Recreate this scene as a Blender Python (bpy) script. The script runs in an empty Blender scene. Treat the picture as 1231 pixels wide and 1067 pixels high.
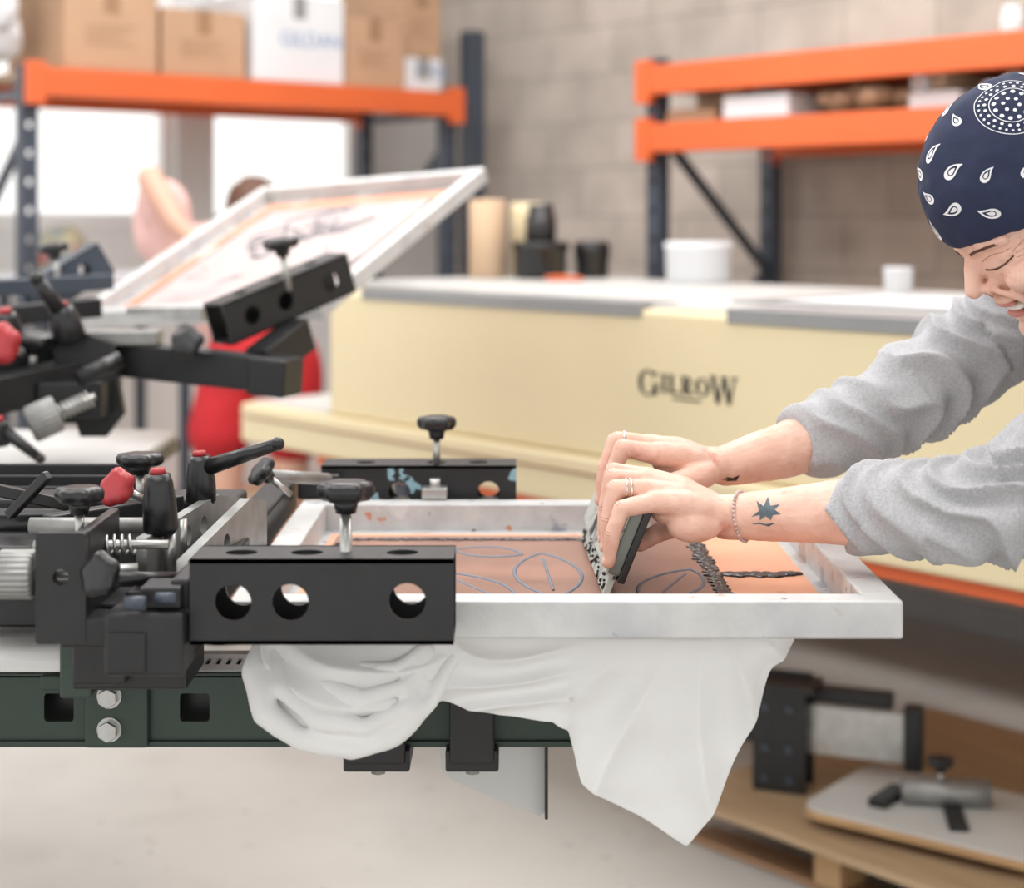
import bpy, bmesh, math, random
from mathutils import Vector, Matrix, noise
from mathutils.bvhtree import BVHTree
random.seed(7)
scene = bpy.context.scene
col = scene.collection
V = Vector
RA = math.atan2(-.759, .651)      # room axes are turned against the press

# ------------------------------------------------------------ materials
def lin(c):
    c /= 255.0
    return c/12.92 if c <= .04045 else ((c+.055)/1.055)**2.4
def C(r, g, b): return (lin(r), lin(g), lin(b), 1)
def mat(name, rgb, rough=.5, metal=0, var=0, vs=12, bump=0, bs=150, spots=(), sss=0, coat=0, rgb2=None, stretch=None):
    m = bpy.data.materials.new(name); m.use_nodes = True
    nt = m.node_tree; N = nt.nodes; L = nt.links
    p = N['Principled BSDF']
    p.inputs['Roughness'].default_value = rough
    p.inputs['Metallic'].default_value = metal
    if sss:
        p.inputs['Subsurface Weight'].default_value = sss
        p.inputs['Subsurface Radius'].default_value = (1, .35, .2)
        p.inputs['Subsurface Scale'].default_value = .006
    if coat: p.inputs['Coat Weight'].default_value = coat
    base = C(*rgb)
    p.inputs['Base Color'].default_value = base
    tc = N.new('ShaderNodeTexCoord')
    src = tc.outputs['Object']
    if stretch:
        mp = N.new('ShaderNodeMapping'); mp.inputs['Scale'].default_value = stretch
        L.new(src, mp.inputs['Vector']); src = mp.outputs['Vector']
    cur = None
    if var or rgb2:
        n = N.new('ShaderNodeTexNoise'); n.inputs['Scale'].default_value = vs; n.inputs['Detail'].default_value = 6
        L.new(src, n.inputs['Vector'])
        r = N.new('ShaderNodeValToRGB')
        if rgb2:
            r.color_ramp.elements[0].color = base; r.color_ramp.elements[1].color = C(*rgb2)
        else:
            r.color_ramp.elements[0].color = tuple(x*(1-var) for x in base[:3])+(1,)
            r.color_ramp.elements[1].color = tuple(min(1, x*(1+var)) for x in base[:3])+(1,)
        r.color_ramp.elements[0].position = .32; r.color_ramp.elements[1].position = .68
        L.new(n.outputs['Fac'], r.inputs['Fac']); cur = r.outputs['Color']
    for (sc, th, soft, c) in spots:
        n = N.new('ShaderNodeTexNoise'); n.inputs['Scale'].default_value = sc; n.inputs['Detail'].default_value = 4
        mp = N.new('ShaderNodeMapping'); mp.inputs['Location'].default_value = (sc*.37, th*9, sc*.11)
        L.new(src, mp.inputs['Vector']); L.new(mp.outputs['Vector'], n.inputs['Vector'])
        r = N.new('ShaderNodeValToRGB')
        r.color_ramp.elements[0].position = th; r.color_ramp.elements[1].position = min(1, th+soft)
        r.color_ramp.elements[0].color = (0, 0, 0, 1); r.color_ramp.elements[1].color = (1, 1, 1, 1)
        L.new(n.outputs['Fac'], r.inputs['Fac'])
        mx = N.new('ShaderNodeMix'); mx.data_type = 'RGBA'
        L.new(r.outputs['Color'], mx.inputs['Factor'])
        if cur is None: mx.inputs[6].default_value = base
        else: L.new(cur, mx.inputs[6])
        mx.inputs[7].default_value = C(*c); cur = mx.outputs[2]
    if cur is not None: L.new(cur, p.inputs['Base Color'])
    if bump:
        n = N.new('ShaderNodeTexNoise'); n.inputs['Scale'].default_value = bs; n.inputs['Detail'].default_value = 5
        L.new(src, n.inputs['Vector'])
        b = N.new('ShaderNodeBump'); b.inputs['Strength'].default_value = bump; b.inputs['Distance'].default_value = .004
        L.new(n.outputs['Fac'], b.inputs['Height']); L.new(b.outputs['Normal'], p.inputs['Normal'])
    return m

M_black = mat('black_powdercoat', (30, 30, 32), .4, 0, .15, 30, .12, 500)
M_scuffed = mat('scuffed_black_powdercoat', (30, 30, 32), .4, 0, .15, 30, .12, 500, spots=((26, .59, .02, (140, 176, 186)),))
M_blackpl = mat('black_plastic', (27, 27, 29), .32, 0)
M_red = mat('red_plastic', (165, 42, 48), .35)
M_steel = mat('brushed_steel', (190, 190, 188), .32, .85, .12, 40)
M_zinc = mat('cast_zinc', (150, 150, 148), .45, .6, .12, 40, .1, 300)
M_green = mat('green_enamel', (46, 62, 54), .38, 0, .1, 8, .05, 200)
M_alu = mat('inked_aluminium', (200, 200, 199), .45, .1, .08, 18, .2, 90,
            spots=((9, .50, .22, (180, 180, 184)), (22, .66, .08, (176, 156, 148)), (38, .70, .03, (200, 136, 108)), (34, .72, .03, (112, 100, 98)), (60, .70, .03, (168, 170, 176))))
M_tape = mat('taped_rail', (196, 196, 196), .35, .1, .1, 26, .35, 60,
             spots=((8, .52, .04, (174, 154, 146)), (20, .60, .05, (156, 160, 168)), (40, .68, .02, (104, 96, 96)), (30, .69, .03, (198, 140, 114)), (14, .64, .06, (214, 214, 214))))
M_brown = mat('brown_emulsion', (150, 113, 98), .28, 0, .08, 10, .04, 300, spots=((14, .58, .14, (134, 97, 84)), (5, .56, .1, (166, 124, 108))))
M_peach = mat('orange_emulsion', (234, 172, 138), .35, 0, .06, 10, spots=((20, .66, .05, (210, 150, 124)),))
M_orangeem = mat('screen_tape_orange', (206, 142, 114), .5, 0, .1, 14, spots=((14, .6, .06, (160, 122, 108)), (7, .58, .06, (216, 184, 170))))
M_ink = mat('wet_black_ink', (24, 20, 24), .18, 0, bump=.5, bs=120)
M_blade = mat('inky_squeegee_face', (182, 188, 182), .4, 0, .06, 20, spots=((26, .56, .10, (120, 122, 120)), (60, .62, .04, (52, 50, 54)), (16, .60, .05, (38, 36, 40))))
M_squeegee = mat('squeegee_handle_paint', (110, 118, 112), .4, .2, .1, 30)
M_leaf = mat('blue_grey_stencil', (106, 112, 124), .5)
M_printgrey = mat('grey_print_mesh', (182, 168, 166), .5, 0, .06, 12, spots=((5, .54, .12, (164, 150, 150)), (11, .62, .08, (128, 120, 124))))
M_orange = mat('orange_rack_paint', (214, 98, 48), .5, 0, .05, 4)
M_slate = mat('slate_rack_paint', (62, 70, 82), .42, 0, .1, 6)
M_cream = mat('cream_enamel', (224, 209, 172), .42, 0, .025, 1.5)
M_greytop = mat('grey_sheet_steel', (148, 149, 150), .4, .3, .06, 5)
M_whitetop = mat('white_enamel', (196, 196, 193), .45, 0, .05, 4)
M_card = mat('cardboard', (178, 144, 116), .85, 0, .06, 4, .1, 60)
M_card2 = mat('cardboard_light', (196, 168, 140), .85, 0, .06, 4)
M_kraft = mat('kraft_tape', (150, 116, 88), .4)
M_whitebox = mat('white_cardboard', (214, 215, 218), .7, 0, .03, 4)
M_blueprint = mat('blue_print', (110, 140, 184), .7)
M_wood = mat('plywood', (182, 156, 124), .6, 0, rgb2=(166, 140, 110), vs=5, bump=.1, bs=40, stretch=(1, 9, 9))
M_woodedge = mat('pine', (186, 150, 108), .6, 0, .12, 8)
M_cloth = mat('white_cotton', (228, 228, 227), .9, 0, .02, 10, .12, 900)
M_fleece = mat('heather_grey_fleece', (174, 174, 177), .95, 0, .13, 330, .25, 700)
M_denim = mat('dark_denim', (52, 60, 80), .9, 0, .15, 90, .2, 500)
M_shoe = mat('shoe_leather', (50, 46, 44), .5)
M_skin = mat('skin', (220, 174, 154), .5, 0, rgb2=(232, 192, 174), vs=30, bump=.2, bs=240, sss=.1, spots=((38, .58, .2, (208, 146, 130)),))
M_skinb = mat('skin_background', (210, 164, 142), .55)
M_navy = mat('navy_bandana', (34, 42, 70), .85, 0, .1, 60, .2, 700)
M_white = mat('white_print', (226, 226, 230), .8)
M_teeth = mat('teeth', (236, 232, 222), .25)
M_lip = mat('lip', (192, 122, 112), .4, sss=.1)
M_crease = mat('skin_crease', (194, 140, 122), .6)
M_nail = mat('nail', (232, 192, 178), .22, coat=.3)
M_tattoo = mat('tattoo_ink', (84, 98, 106), .55, 0, .3, 120)
M_hair = mat('brown_hair', (92, 60, 44), .6, 0, .3, 90, .3, 200)
M_pink = mat('pink_cotton', (228, 186, 180), .9, 0, .06, 6)
M_redcl = mat('red_cotton', (188, 34, 42), .85, 0, .1, 6)
M_gold = mat('silver_ring', (220, 214, 204), .2, 1)
M_bead = mat('wooden_bead', (200, 176, 168), .4, 0, .25, 90)
M_winframe = mat('window_paint', (235, 236, 236), .5)
M_wallw = mat('white_wall_paint', (222, 222, 222), .8, 0, .03, 2)
M_glassw = mat('platen_board', (204, 204, 202), .4, 0, .05, 6)
M_bluebag = mat('printed_bag', (120, 134, 150), .5, 0, rgb2=(170, 160, 120), vs=14, spots=((20, .60, .02, (170, 70, 60)),))

# concrete floor
M_floor = mat('concrete_floor', (180, 177, 172), .45, 0, .09, 1.6, .06, 30, spots=((3.2, .56, .2, (164, 160, 155)), (24, .68, .05, (150, 146, 142))))
# block wall
def block_wall():
    m = bpy.data.materials.new('concrete_block'); m.use_nodes = True
    nt = m.node_tree; N = nt.nodes; L = nt.links; p = N['Principled BSDF']
    tc = N.new('ShaderNodeTexCoord'); sp = N.new('ShaderNodeSeparateXYZ'); cb = N.new('ShaderNodeCombineXYZ')
    L.new(tc.outputs['Object'], sp.inputs[0]); L.new(sp.outputs['X'], cb.inputs['X']); L.new(sp.outputs['Z'], cb.inputs['Y'])
    b = N.new('ShaderNodeTexBrick'); L.new(cb.outputs[0], b.inputs['Vector'])
    b.inputs['Scale'].default_value = 1; b.inputs['Brick Width'].default_value = .4; b.inputs['Row Height'].default_value = .2
    b.inputs['Mortar Size'].default_value = .007; b.inputs['Mortar Smooth'].default_value = .7
    b.inputs['Color1'].default_value = C(186, 175, 166); b.inputs['Color2'].default_value = C(174, 164, 155); b.inputs['Mortar'].default_value = C(158, 149, 141)
    n = N.new('ShaderNodeTexNoise'); n.inputs['Scale'].default_value = 5; n.inputs['Detail'].default_value = 8
    L.new(tc.outputs['Object'], n.inputs['Vector'])
    mx = N.new('ShaderNodeMix'); mx.data_type = 'RGBA'; mx.blend_type = 'OVERLAY'; mx.inputs['Factor'].default_value = .35
    L.new(b.outputs['Color'], mx.inputs[6]); L.new(n.outputs['Fac'], mx.inputs[7]); L.new(mx.outputs[2], p.inputs['Base Color'])
    p.inputs['Roughness'].default_value = .85
    bp = N.new('ShaderNodeBump'); bp.inputs['Strength'].default_value = .35; bp.inputs['Distance'].default_value = .01; bp.invert = True
    L.new(b.outputs['Fac'], bp.inputs['Height']); L.new(bp.outputs['Normal'], p.inputs['Normal'])
    return m
M_block = block_wall()

# ------------------------------------------------------------ helpers
def group(name, loc=(0, 0, 0), rot=0):
    e = bpy.data.objects.new(name, None); col.objects.link(e)
    e.location = loc; e.rotation_euler = (0, 0, rot); e.empty_display_size = .1
    return e
def add(mesh, name, parent, m, smooth=False, bevel=0, seg=2):
    if m is not None:
        mesh.materials.clear(); mesh.materials.append(m)
    o = bpy.data.objects.new(name, mesh); col.objects.link(o)
    if parent is not None: o.parent = parent
    if smooth:
        for p in mesh.polygons: p.use_smooth = True
    if bevel:
        b = o.modifiers.new('bevel', 'BEVEL'); b.width = bevel; b.segments = seg; b.limit_method = 'ANGLE'; b.angle_limit = .6
    return o
def frombm(bm, name, parent, m, smooth=False, bevel=0, M=None, seg=2):
    if M is not None: bmesh.ops.transform(bm, matrix=M, verts=bm.verts)
    bmesh.ops.recalc_face_normals(bm, faces=bm.faces)
    me = bpy.data.meshes.new(name); bm.to_mesh(me); bm.free()
    return add(me, name, parent, m, smooth, bevel, seg)
def box(parent, name, x0, x1, y0, y1, z0, z1, m, bevel=.002, M=None, seg=2):
    bm = bmesh.new(); bmesh.ops.create_cube(bm, size=1)
    for v in bm.verts:
        v.co = V(((x0+x1)/2+v.co.x*(x1-x0), (y0+y1)/2+v.co.y*(y1-y0), (z0+z1)/2+v.co.z*(z1-z0)))
    return frombm(bm, name, parent, m, False, bevel, M, seg)
def zto(d):
    return V((0, 0, 1)).rotation_difference(V(d).normalized()).to_matrix().to_4x4()
def cyl(parent, name, p0, p1, r, m, r1=None, seg=28, bevel=0, M=None):
    p0 = V(p0); p1 = V(p1); d = p1-p0
    bm = bmesh.new(); bmesh.ops.create_cone(bm, cap_ends=True, segments=seg, radius1=r, radius2=r if r1 is None else r1, depth=d.length)
    T = Matrix.Translation((p0+p1)/2) @ zto(d)
    if M is not None: T = M @ T
    o = frombm(bm, name, parent, m, False, bevel, T)
    for p in o.data.polygons:
        if len(p.vertices) == 4: p.use_smooth = True
    return o
def beam(parent, name, p0, p1, w, h, m, up=(0, 0, 1), bevel=.002):
    """square bar between two points"""
    p0 = V(p0); p1 = V(p1); x = (p1-p0).normalized(); y = V(up).cross(x).normalized(); z = x.cross(y)
    M = Matrix((x, y, z)).transposed().to_4x4(); M.translation = p0
    return box(parent, name, 0, (p1-p0).length, -w/2, w/2, -h/2, h/2, m, bevel, M)
def basis(p0, p1, up=(0, 0, 1)):
    p0 = V(p0); p1 = V(p1); x = (p1-p0).normalized(); y = V(up).cross(x).normalized(); z = x.cross(y)
    M = Matrix((x, y, z)).transposed().to_4x4(); M.translation = p0
    return M, (p1-p0).length
def circ(cx, cy, r, n=28, ry=None):
    ry = ry or r
    return [(cx+r*math.cos(2*math.pi*i/n), cy+ry*math.sin(2*math.pi*i/n)) for i in range(n)]
def rrect(x0, x1, y0, y1, r, n=6):
    pts = []
    for cx, cy, a in ((x1-r, y1-r, 0), (x0+r, y1-r, 90), (x0+r, y0+r, 180), (x1-r, y0+r, 270)):
        for i in range(n+1):
            t = math.radians(a+90*i/n); pts.append((cx+r*math.cos(t), cy+r*math.sin(t)))
    return pts
def plate(parent, name, outline, holes, th, m, M=None, bevel=0):
    cu = bpy.data.curves.new(name, 'CURVE'); cu.dimensions = '2D'; cu.fill_mode = 'BOTH'; cu.extrude = th/2
    for pts in [outline]+list(holes):
        s = cu.splines.new('POLY'); s.points.add(len(pts)-1); s.use_cyclic_u = True
        for i, q in enumerate(pts): s.points[i].co = (q[0], q[1], 0, 1)
    o = bpy.data.objects.new(name, cu); col.objects.link(o)
    dg = bpy.context.evaluated_depsgraph_get()
    me = bpy.data.meshes.new_from_object(o.evaluated_get(dg))
    bpy.data.objects.remove(o); bpy.data.curves.remove(cu)
    if M is not None: me.transform(M)
    return add(me, name, parent, m, False, bevel)
RX = Matrix.Rotation(math.pi/2, 4, 'X')
def perf_tube(parent, name, M, L, W, H, holes, m, top=(), t=.004, mf=None):
    rect = lambda a, b: [(0, 0), (a, 0), (a, b), (0, b)]
    hs = [circ(x, z, r) for x, z, r in holes]
    plate(parent, name+'_front', rect(L, H), hs, t, mf or m, M @ Matrix.Translation((0, t/2, 0)) @ RX)
    plate(parent, name+'_back', rect(L, H), hs, t, m, M @ Matrix.Translation((0, W-t/2, 0)) @ RX)
    ths = [circ(x, y, r, 24, r*.8) for x, y, r in top]
    plate(parent, name+'_top', rect(L, W), ths, t, m, M @ Matrix.Translation((0, 0, H-t/2)))
    plate(parent, name+'_base', rect(L, W), [], t, m, M @ Matrix.Translation((0, 0, t/2)))
def lathe_lobed(parent, name, center, axis, prof, lobes, amp, m, seg=60):
    bm = bmesh.new(); rings = []
    for r, z in prof:
        rings.append([bm.verts.new((r*(1+amp*math.cos(lobes*2*math.pi*i/seg))*math.cos(2*math.pi*i/seg), r*(1+amp*math.cos(lobes*2*math.pi*i/seg))*math.sin(2*math.pi*i/seg), z)) for i in range(seg)])
    for a, b in zip(rings, rings[1:]):
        for i in range(seg): bm.faces.new((a[i], a[(i+1) % seg], b[(i+1) % seg], b[i]))
    bm.faces.new(rings[0][::-1]); bm.faces.new(rings[-1])
    o = frombm(bm, name, parent, m, True, 0, Matrix.Translation(V(center)) @ zto(axis))
    return o
def star_knob(parent, name, c, axis, R, m=None, stem=0, h=None, lobes=6):
    m = m or M_blackpl; h = h or R*.75; a = V(axis).normalized(); c = V(c)
    lathe_lobed(parent, name+'_head', c, a, [(R*.45, -h*.5), (R*.8, -h*.45), (R*.97, -h*.2), (R, h*.15), (R*.9, h*.42), (R*.6, h*.5), (R*.3, h*.5)], lobes, .085, m)
    cyl(parent, name+'_collar', c-a*h*1.1, c-a*h*.35, R*.38, m, R*.5)
    if stem: cyl(parent, name+'_stem', c-a*(stem), c-a*h, R*.2, M_steel)
    return
def knurl(parent, name, p0, p1, R, m=None):
    p0 = V(p0); p1 = V(p1)
    L = (p1-p0).length
    lathe_lobed(parent, name, p0, p1-p0, [(R*.85, 0), (R, L*.08), (R, L*.92), (R*.88, L)], 24, .03, m or M_zinc, 144)
    cyl(parent, name+'_bore', p0-(p1-p0)*.02, p0+(p1-p0)*.1, R*.35, M_blackpl)
def tubecurve(parent, name, pts, r, m, cyclic=False, res=6, smoothc=True):
    cu = bpy.data.curves.new(name, 'CURVE'); cu.dimensions = '3D'; cu.bevel_depth = r; cu.bevel_resolution = 3
    s = cu.splines.new('POLY'); s.points.add(len(pts)-1); s.use_cyclic_u = cyclic
    for i, q in enumerate(pts): s.points[i].co = (*q, 1)
    o = bpy.data.objects.new(name, cu); col.objects.link(o)
    dg = bpy.context.evaluated_depsgraph_get(); me = bpy.data.meshes.new_from_object(o.evaluated_get(dg))
    bpy.data.objects.remove(o); bpy.data.curves.remove(cu)
    return add(me, name, parent, m, True)
def spring(parent, name, p0, p1, R, r, turns, m):
    M, L = basis(p0, p1); n = turns*14
    tubecurve(parent, name, [M @ V((L*i/n, R*math.cos(2*math.pi*i/14), R*math.sin(2*math.pi*i/14))) for i in range(n+1)], r, m)
def lever(parent, name, base, top, tip=None, R=.016, M=None):
    """ratchet clamping lever: conical body, red push button and an arm"""
    base = V(base); top = V(top); a = (top-base)
    lathe_lobed(parent, name+'_body', base, a, [(R*.8, 0), (R*1.05, a.length*.1), (R, a.length*.5), (R*.85, a.length*.85), (R*.7, a.length)], 3, .03, M_blackpl)
    cyl(parent, name+'_button', top, top+a.normalized()*R*.35, R*.5, M_red, R*.42)
    if tip is not None:
        tip = V(tip); M, L = basis(base+a*.72, tip)
        bm = bmesh.new(); bmesh.ops.create_cone(bm, cap_ends=True, segments=20, radius1=R*.62, radius2=R*.42, depth=L)
        bmesh.ops.transform(bm, matrix=M @ Matrix.Translation((L/2, 0, 0)) @ Matrix.Rotation(math.pi/2, 4, 'Y'), verts=bm.verts)
        frombm(bm, name+'_arm', parent, M_blackpl, True, 0)
        bm = bmesh.new(); bmesh.ops.create_icosphere(bm, subdivisions=3, radius=R*.48, matrix=Matrix.Translation(tip)); frombm(bm, name+'_tip', parent, M_blackpl, True)

# organic modelling : union of round cones, voxel-remeshed to one skin
class Blob:
    def __init__(s): s.bm = bmesh.new()
    def ell(s, c, r, M=None, R=None):
        T = Matrix.Translation(V(c))
        if R is not None: T = T @ R
        T = T @ Matrix.Diagonal((*((r, r, r) if isinstance(r, (int, float)) else r), 1))
        if M is not None: T = M @ T
        bmesh.ops.create_icosphere(s.bm, subdivisions=3, radius=1, matrix=T)
    def chain(s, pts, M=None, cap0=True, cap1=True):
        for i, (x, y, z, r) in enumerate(pts):
            if (i == 0 and not cap0) or (i == len(pts)-1 and not cap1): continue
            s.ell((x, y, z), r, M)
        for a, b in zip(pts, pts[1:]):
            p = V(a[:3]); q = V(b[:3]); d = q-p
            if d.length < 1e-5: continue
            T = Matrix.Translation((p+q)/2) @ zto(d)
            if M is not None: T = M @ T
            bmesh.ops.create_cone(s.bm, cap_ends=True, segments=24, radius1=a[3], radius2=b[3], depth=d.length, matrix=T)
    def build(s, name, parent, m, vox, smooth=4, disp=None):
        me = bpy.data.meshes.new(name); s.bm.to_mesh(me); s.bm.free()
        o = bpy.data.objects.new(name, me); col.objects.link(o)
        r = o.modifiers.new('r', 'REMESH'); r.mode = 'VOXEL'; r.voxel_size = vox
        sm = o.modifiers.new('s', 'SMOOTH'); sm.factor = .5; sm.iterations = smooth
        dg = bpy.context.evaluated_depsgraph_get(); m2 = bpy.data.meshes.new_from_object(o.evaluated_get(dg))
        bpy.data.objects.remove(o)
        if disp:
            ns = [v.normal.copy() for v in m2.vertices]
            for v, n in zip(m2.vertices, ns): v.co += n*disp(v.co)
        m2.name = name
        return add(m2, name, parent, m, True)
def bvh_of(o):
    bm = bmesh.new(); bm.from_mesh(o.data); t = BVHTree.FromBMesh(bm); bm.free(); return t

# ------------------------------------------------------------ room shell (room coords u,v)
def roombox(name, *a, m, bevel=0):
    o = box(None, name, *a, m, bevel); o.rotation_euler = (0, 0, RA); return o
UL, VR, CE = -6.195, 4.85, 3.6
roombox('floor', UL-.15, 3.2, -2.6, VR+.15, -.1, 0, m=M_floor)
roombox('ceiling', UL-.15, 3.2, -2.6, VR+.15, CE, CE+.1, m=M_wallw)
roombox('wall_right', UL-.15, 3.2, VR, VR+.15, 0, CE, m=M_block)
roombox('baseboard_right', UL, 3.2, VR-.02, VR, 0, .1, m=M_greytop)
wl = group('wall_left', rot=RA)
wins = [(-1.6, .4), (.9, 3.47), (3.62, 4.42)]
box(wl, 'sill_wall', UL-.15, UL, -2.6, VR, 0, 1.36, M_wallw, 0)
box(wl, 'lintel_wall', UL-.15, UL, -2.6, VR, 2.75, CE, M_wallw, 0)
ed = [-2.6]+[e for w in wins for e in w]+[VR]
for i in range(0, len(ed), 2): box(wl, 'pier_%d' % i, UL-.15, UL, ed[i], ed[i+1], 1.36, 2.75, M_wallw, 0)
for i, (a, b) in enumerate(wins):
    w = group('window_%d' % (i+1), rot=RA)
    for nm, q in (('sill', (a, b, 1.36, 1.41)), ('head', (a, b, 2.70, 2.75)), ('jamb_a', (a, a+.05, 1.41, 2.70)), ('jamb_b', (b-.05, b, 1.41, 2.70)), ('rail', (a+.05, b-.05, 2.08, 2.11))):
        box(w, nm, UL-.10, UL-.04, *q, M_winframe, 0)
    n = max(1, int((b-a)/.9))
    for k in range(1, n): box(w, 'mullion_%d' % k, UL-.10, UL-.04, a+(b-a)*k/n-.02, a+(b-a)*k/n+.02, 1.41, 2.70, M_winframe, 0)

# ------------------------------------------------------------ pallet racks
def rack(name, uv, rot, L, D, H, beams, bh=.10, decks=True):
    c, s = math.cos(RA), math.sin(RA)
    g = group(name, (uv[0]*c-uv[1]*s, uv[0]*s+uv[1]*c, 0), RA+rot)
    pw = .062
    for x in (0, L):
        for y, tag in ((0, 'front'), (D, 'back')):
            hs = [circ(0, .12+.1*k, .013, 12) for k in range(int((H-.15)/.1))]
            plate(g, 'upright_%s_%d' % (tag, x > 0), [(-pw/2, 0), (pw/2, 0), (pw/2, H), (-pw/2, H)], hs, .004, M_slate, Matrix.Translation((x, y, 0)) @ RX)
            box(g, 'upright_web_a', x-pw/2, x-pw/2+.004, y, y+.05, 0, H, M_slate, 0)
            box(g, 'upright_web_b', x+pw/2-.004, x+pw/2, y, y+.05, 0, H, M_slate, 0)
            box(g, 'foot', x-.06, x+.06, y-.03, y+.08, 0, .008, M_slate, 0)
        z = .2; k = 0
        while z+.5 < H:
            a, b = ((x, .03, z), (x, D, z+.5)) if k % 2 else ((x, D, z), (x, .03, z+.5))
            beam(g, 'brace_%d' % k, a, b, .03, .03, M_slate); z += .5; k += 1
        beam(g, 'strut', (x, .03, H-.1), (x, D, H-.1), .03, .03, M_slate)
    for i, z in enumerate(beams):
        for y in (-.03, D+.03):
            box(g, 'orange_beam_%d' % i, .03, L-.03, y-.025, y+.025, z-bh, z, M_orange, .004)
            for x in (0, L): box(g, 'beam_bracket', x-.034, x+.034, y-.029, y+.006, z-bh-.03, z+.02, M_orange, .002)
        if decks: box(g, 'deck_%d' % i, .03, L-.03, 0, D, z-.02, z-.002, M_card2, 0)
    return g
rack('pallet_rack', (-5.496, 2.5), math.pi/2, 1.87, .6, 1.93, (1.92, .25))
rack('pallet_rack', (-4.082, 4.149), 0, 2.6, .6, 1.95, (1.92, 1.72, .6))
# tall dark post at the corner
g = group('steel_post', rot=RA); box(g, 'post', -5.62, -5.54, 4.52, 4.60, 0, 2.2, M_slate, .004); box(g, 'foot', -5.66, -5.50, 4.48, 4.64, 0, .012, M_slate)

# boxes
def textmesh(g, name, body, size, M, m):
    cu = bpy.data.curves.new(name, 'FONT'); cu.body = body; cu.size = size; cu.extrude = .0004
    o = bpy.data.objects.new(name, cu); col.objects.link(o)
    dg = bpy.context.evaluated_depsgraph_get(); me = bpy.data.meshes.new_from_object(o.evaluated_get(dg))
    bpy.data.objects.remove(o); me.transform(M); return add(me, name, g, m)
def carton(name, u0, u1, v0, v1, z0, h, m, text=None):
    g = group(name, rot=RA)
    box(g, 'body', u0, u1, v0, v1, z0, z0+h, m, .006)
    vm = (v0+v1)/2
    box(g, 'tape', u1, u1+.002, vm-.03, vm+.03, z0+h-.09, z0+h-.004, M_kraft if m is not M_whitebox else M_greytop, 0)
    box(g, 'tape_top', u0, u1, vm-.03, vm+.03, z0+h, z0+h+.002, M_kraft, 0)
    if text:
        T_ = Matrix.Translation((u1+.001, v0+(v1-v0)*.28, z0+h*.42)) @ Matrix.Rotation(math.pi/2, 4, 'Z') @ RX
        textmesh(g, 'printed_word', text, .08, T_, M_blueprint)
    else:
        for k in range(4): box(g, 'printed_mark_%d' % k, u1, u1+.0015, vm-(v1-v0)*.28, vm+(v1-v0)*(.26-.09*(k % 3)), z0+h*(.52-.07*k), z0+h*(.535-.07*k), M_kraft, 0)
    return g
Z = 1.925
carton('cardboard_box', -5.98, -5.50, 2.63, 3.00, Z, .30, M_card)
carton('cardboard_box', -5.98, -5.51, 3.02, 3.38, Z, .25, M_card)
carton('cardboard_box', -6.02, -5.50, 3.41, 3.83, Z, .34, M_whitebox, 'GILDAN')
carton('cardboard_box', -5.98, -5.52, 3.85, 4.15, Z, .28, M_card)
carton('cardboard_box', -6.02, -5.55, 4.17, 4.37, Z, .14, M_whitebox, 'DAN')
carton('cardboard_box', -6.02, -5.56, 4.17, 4.37, Z+.143, .3, M_card)
carton('cardboard_box', -6.0, -5.56, 2.66, 3.02, Z+.303, .2, M_card2)
g = group('plastic_bag', rot=RA)
b = Blob(); 
for i in range(12): b.ell((-5.72+random.uniform(-.1, .1), 2.49+random.uniform(-.05, .03), Z+.105+random.uniform(0, .2)), (.1, .06, .10))
b.build('bag', g, M_whitebox, .012, 3, lambda c: .012*noise.noise(c*18))

# table with a bag by the left rack
g = group('printed_bag', rot=RA); b = Blob()
b.ell((-5.76, 2.74, 1.285), (.13, .10, .085)); b.ell((-5.74, 2.68, 1.255), (.11, .09, .06)); b.build('bag', g, M_bluebag, .012, 3, lambda c: .012*noise.noise(c*14))
g = group('storage_table', rot=RA)
box(g, 'top', -5.98, -5.55, 2.56, 3.2, 1.16, 1.19, M_whitebox, .004)
for u_ in (-5.95, -5.60):
    for v_ in (2.58, 3.14): box(g, 'leg', u_, u_+.035, v_, v_+.035, .25, 1.16, M_slate, .003)

# right rack contents
def shelfbox(name, u0, u1, v0, v1, z, h, m): 
    g = group(name, rot=RA); box(g, 'body', u0, u1, v0, v1, z, z+h, m, .005); box(g, 'lid_seam', u0-.001, u1+.001, v0-.001, v1+.001, z+h*.7, z+h*.72, M_kraft, 0)
ZS = 1.722
shelfbox('cardboard_box', -4.03, -3.80, 4.16, 4.5, ZS, .045, M_card)
shelfbox('cardboard_box', -4.02, -3.88, 4.3, 4.6, ZS+.05, .055, M_card2)
shelfbox('cardboard_box', -3.86, -3.76, 4.25, 4.6, ZS+.05, .065, M_card)
shelfbox('white_carton', -3.74, -3.46, 4.13, 4.5, ZS, .075, M_whitebox)
shelfbox('white_carton', -3.02, -2.84, 4.16, 4.5, ZS, .05, M_whitebox)
g = group('crumpled_kraft_paper', rot=RA); b = Blob()
for i in range(16): b.ell((-3.40+i*.022, 4.24+random.uniform(-.02, .1), ZS+.038+random.uniform(-.01, .035)), (.04, .06, .028))
b.build('paper', g, M_card2, .008, 2, lambda c: .014*abs(noise.noise(c*25)))
for k, (u, z, r, m, v0) in enumerate(((-2.66, ZS+.045, .045, M_card, 4.16), (-2.56, ZS+.05, .05, M_whitebox, 4.15), (-2.745, ZS+.035, .035, M_whitebox, 4.17), (-2.46, ZS+.045, .045, M_card, 4.16), (-2.95, ZS+.085, .03, M_card2, 4.2), (-3.0, ZS+.08, .025, M_whitebox, 4.18))):
    g = group('paper_roll', rot=RA)
    o = cyl(g, 'roll', (u, v0, z), (u, 4.6, z), r, m)
    cyl(g, 'core', (u, v0-.002, z), (u, v0+.005, z), r*.45, M_kraft)
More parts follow.
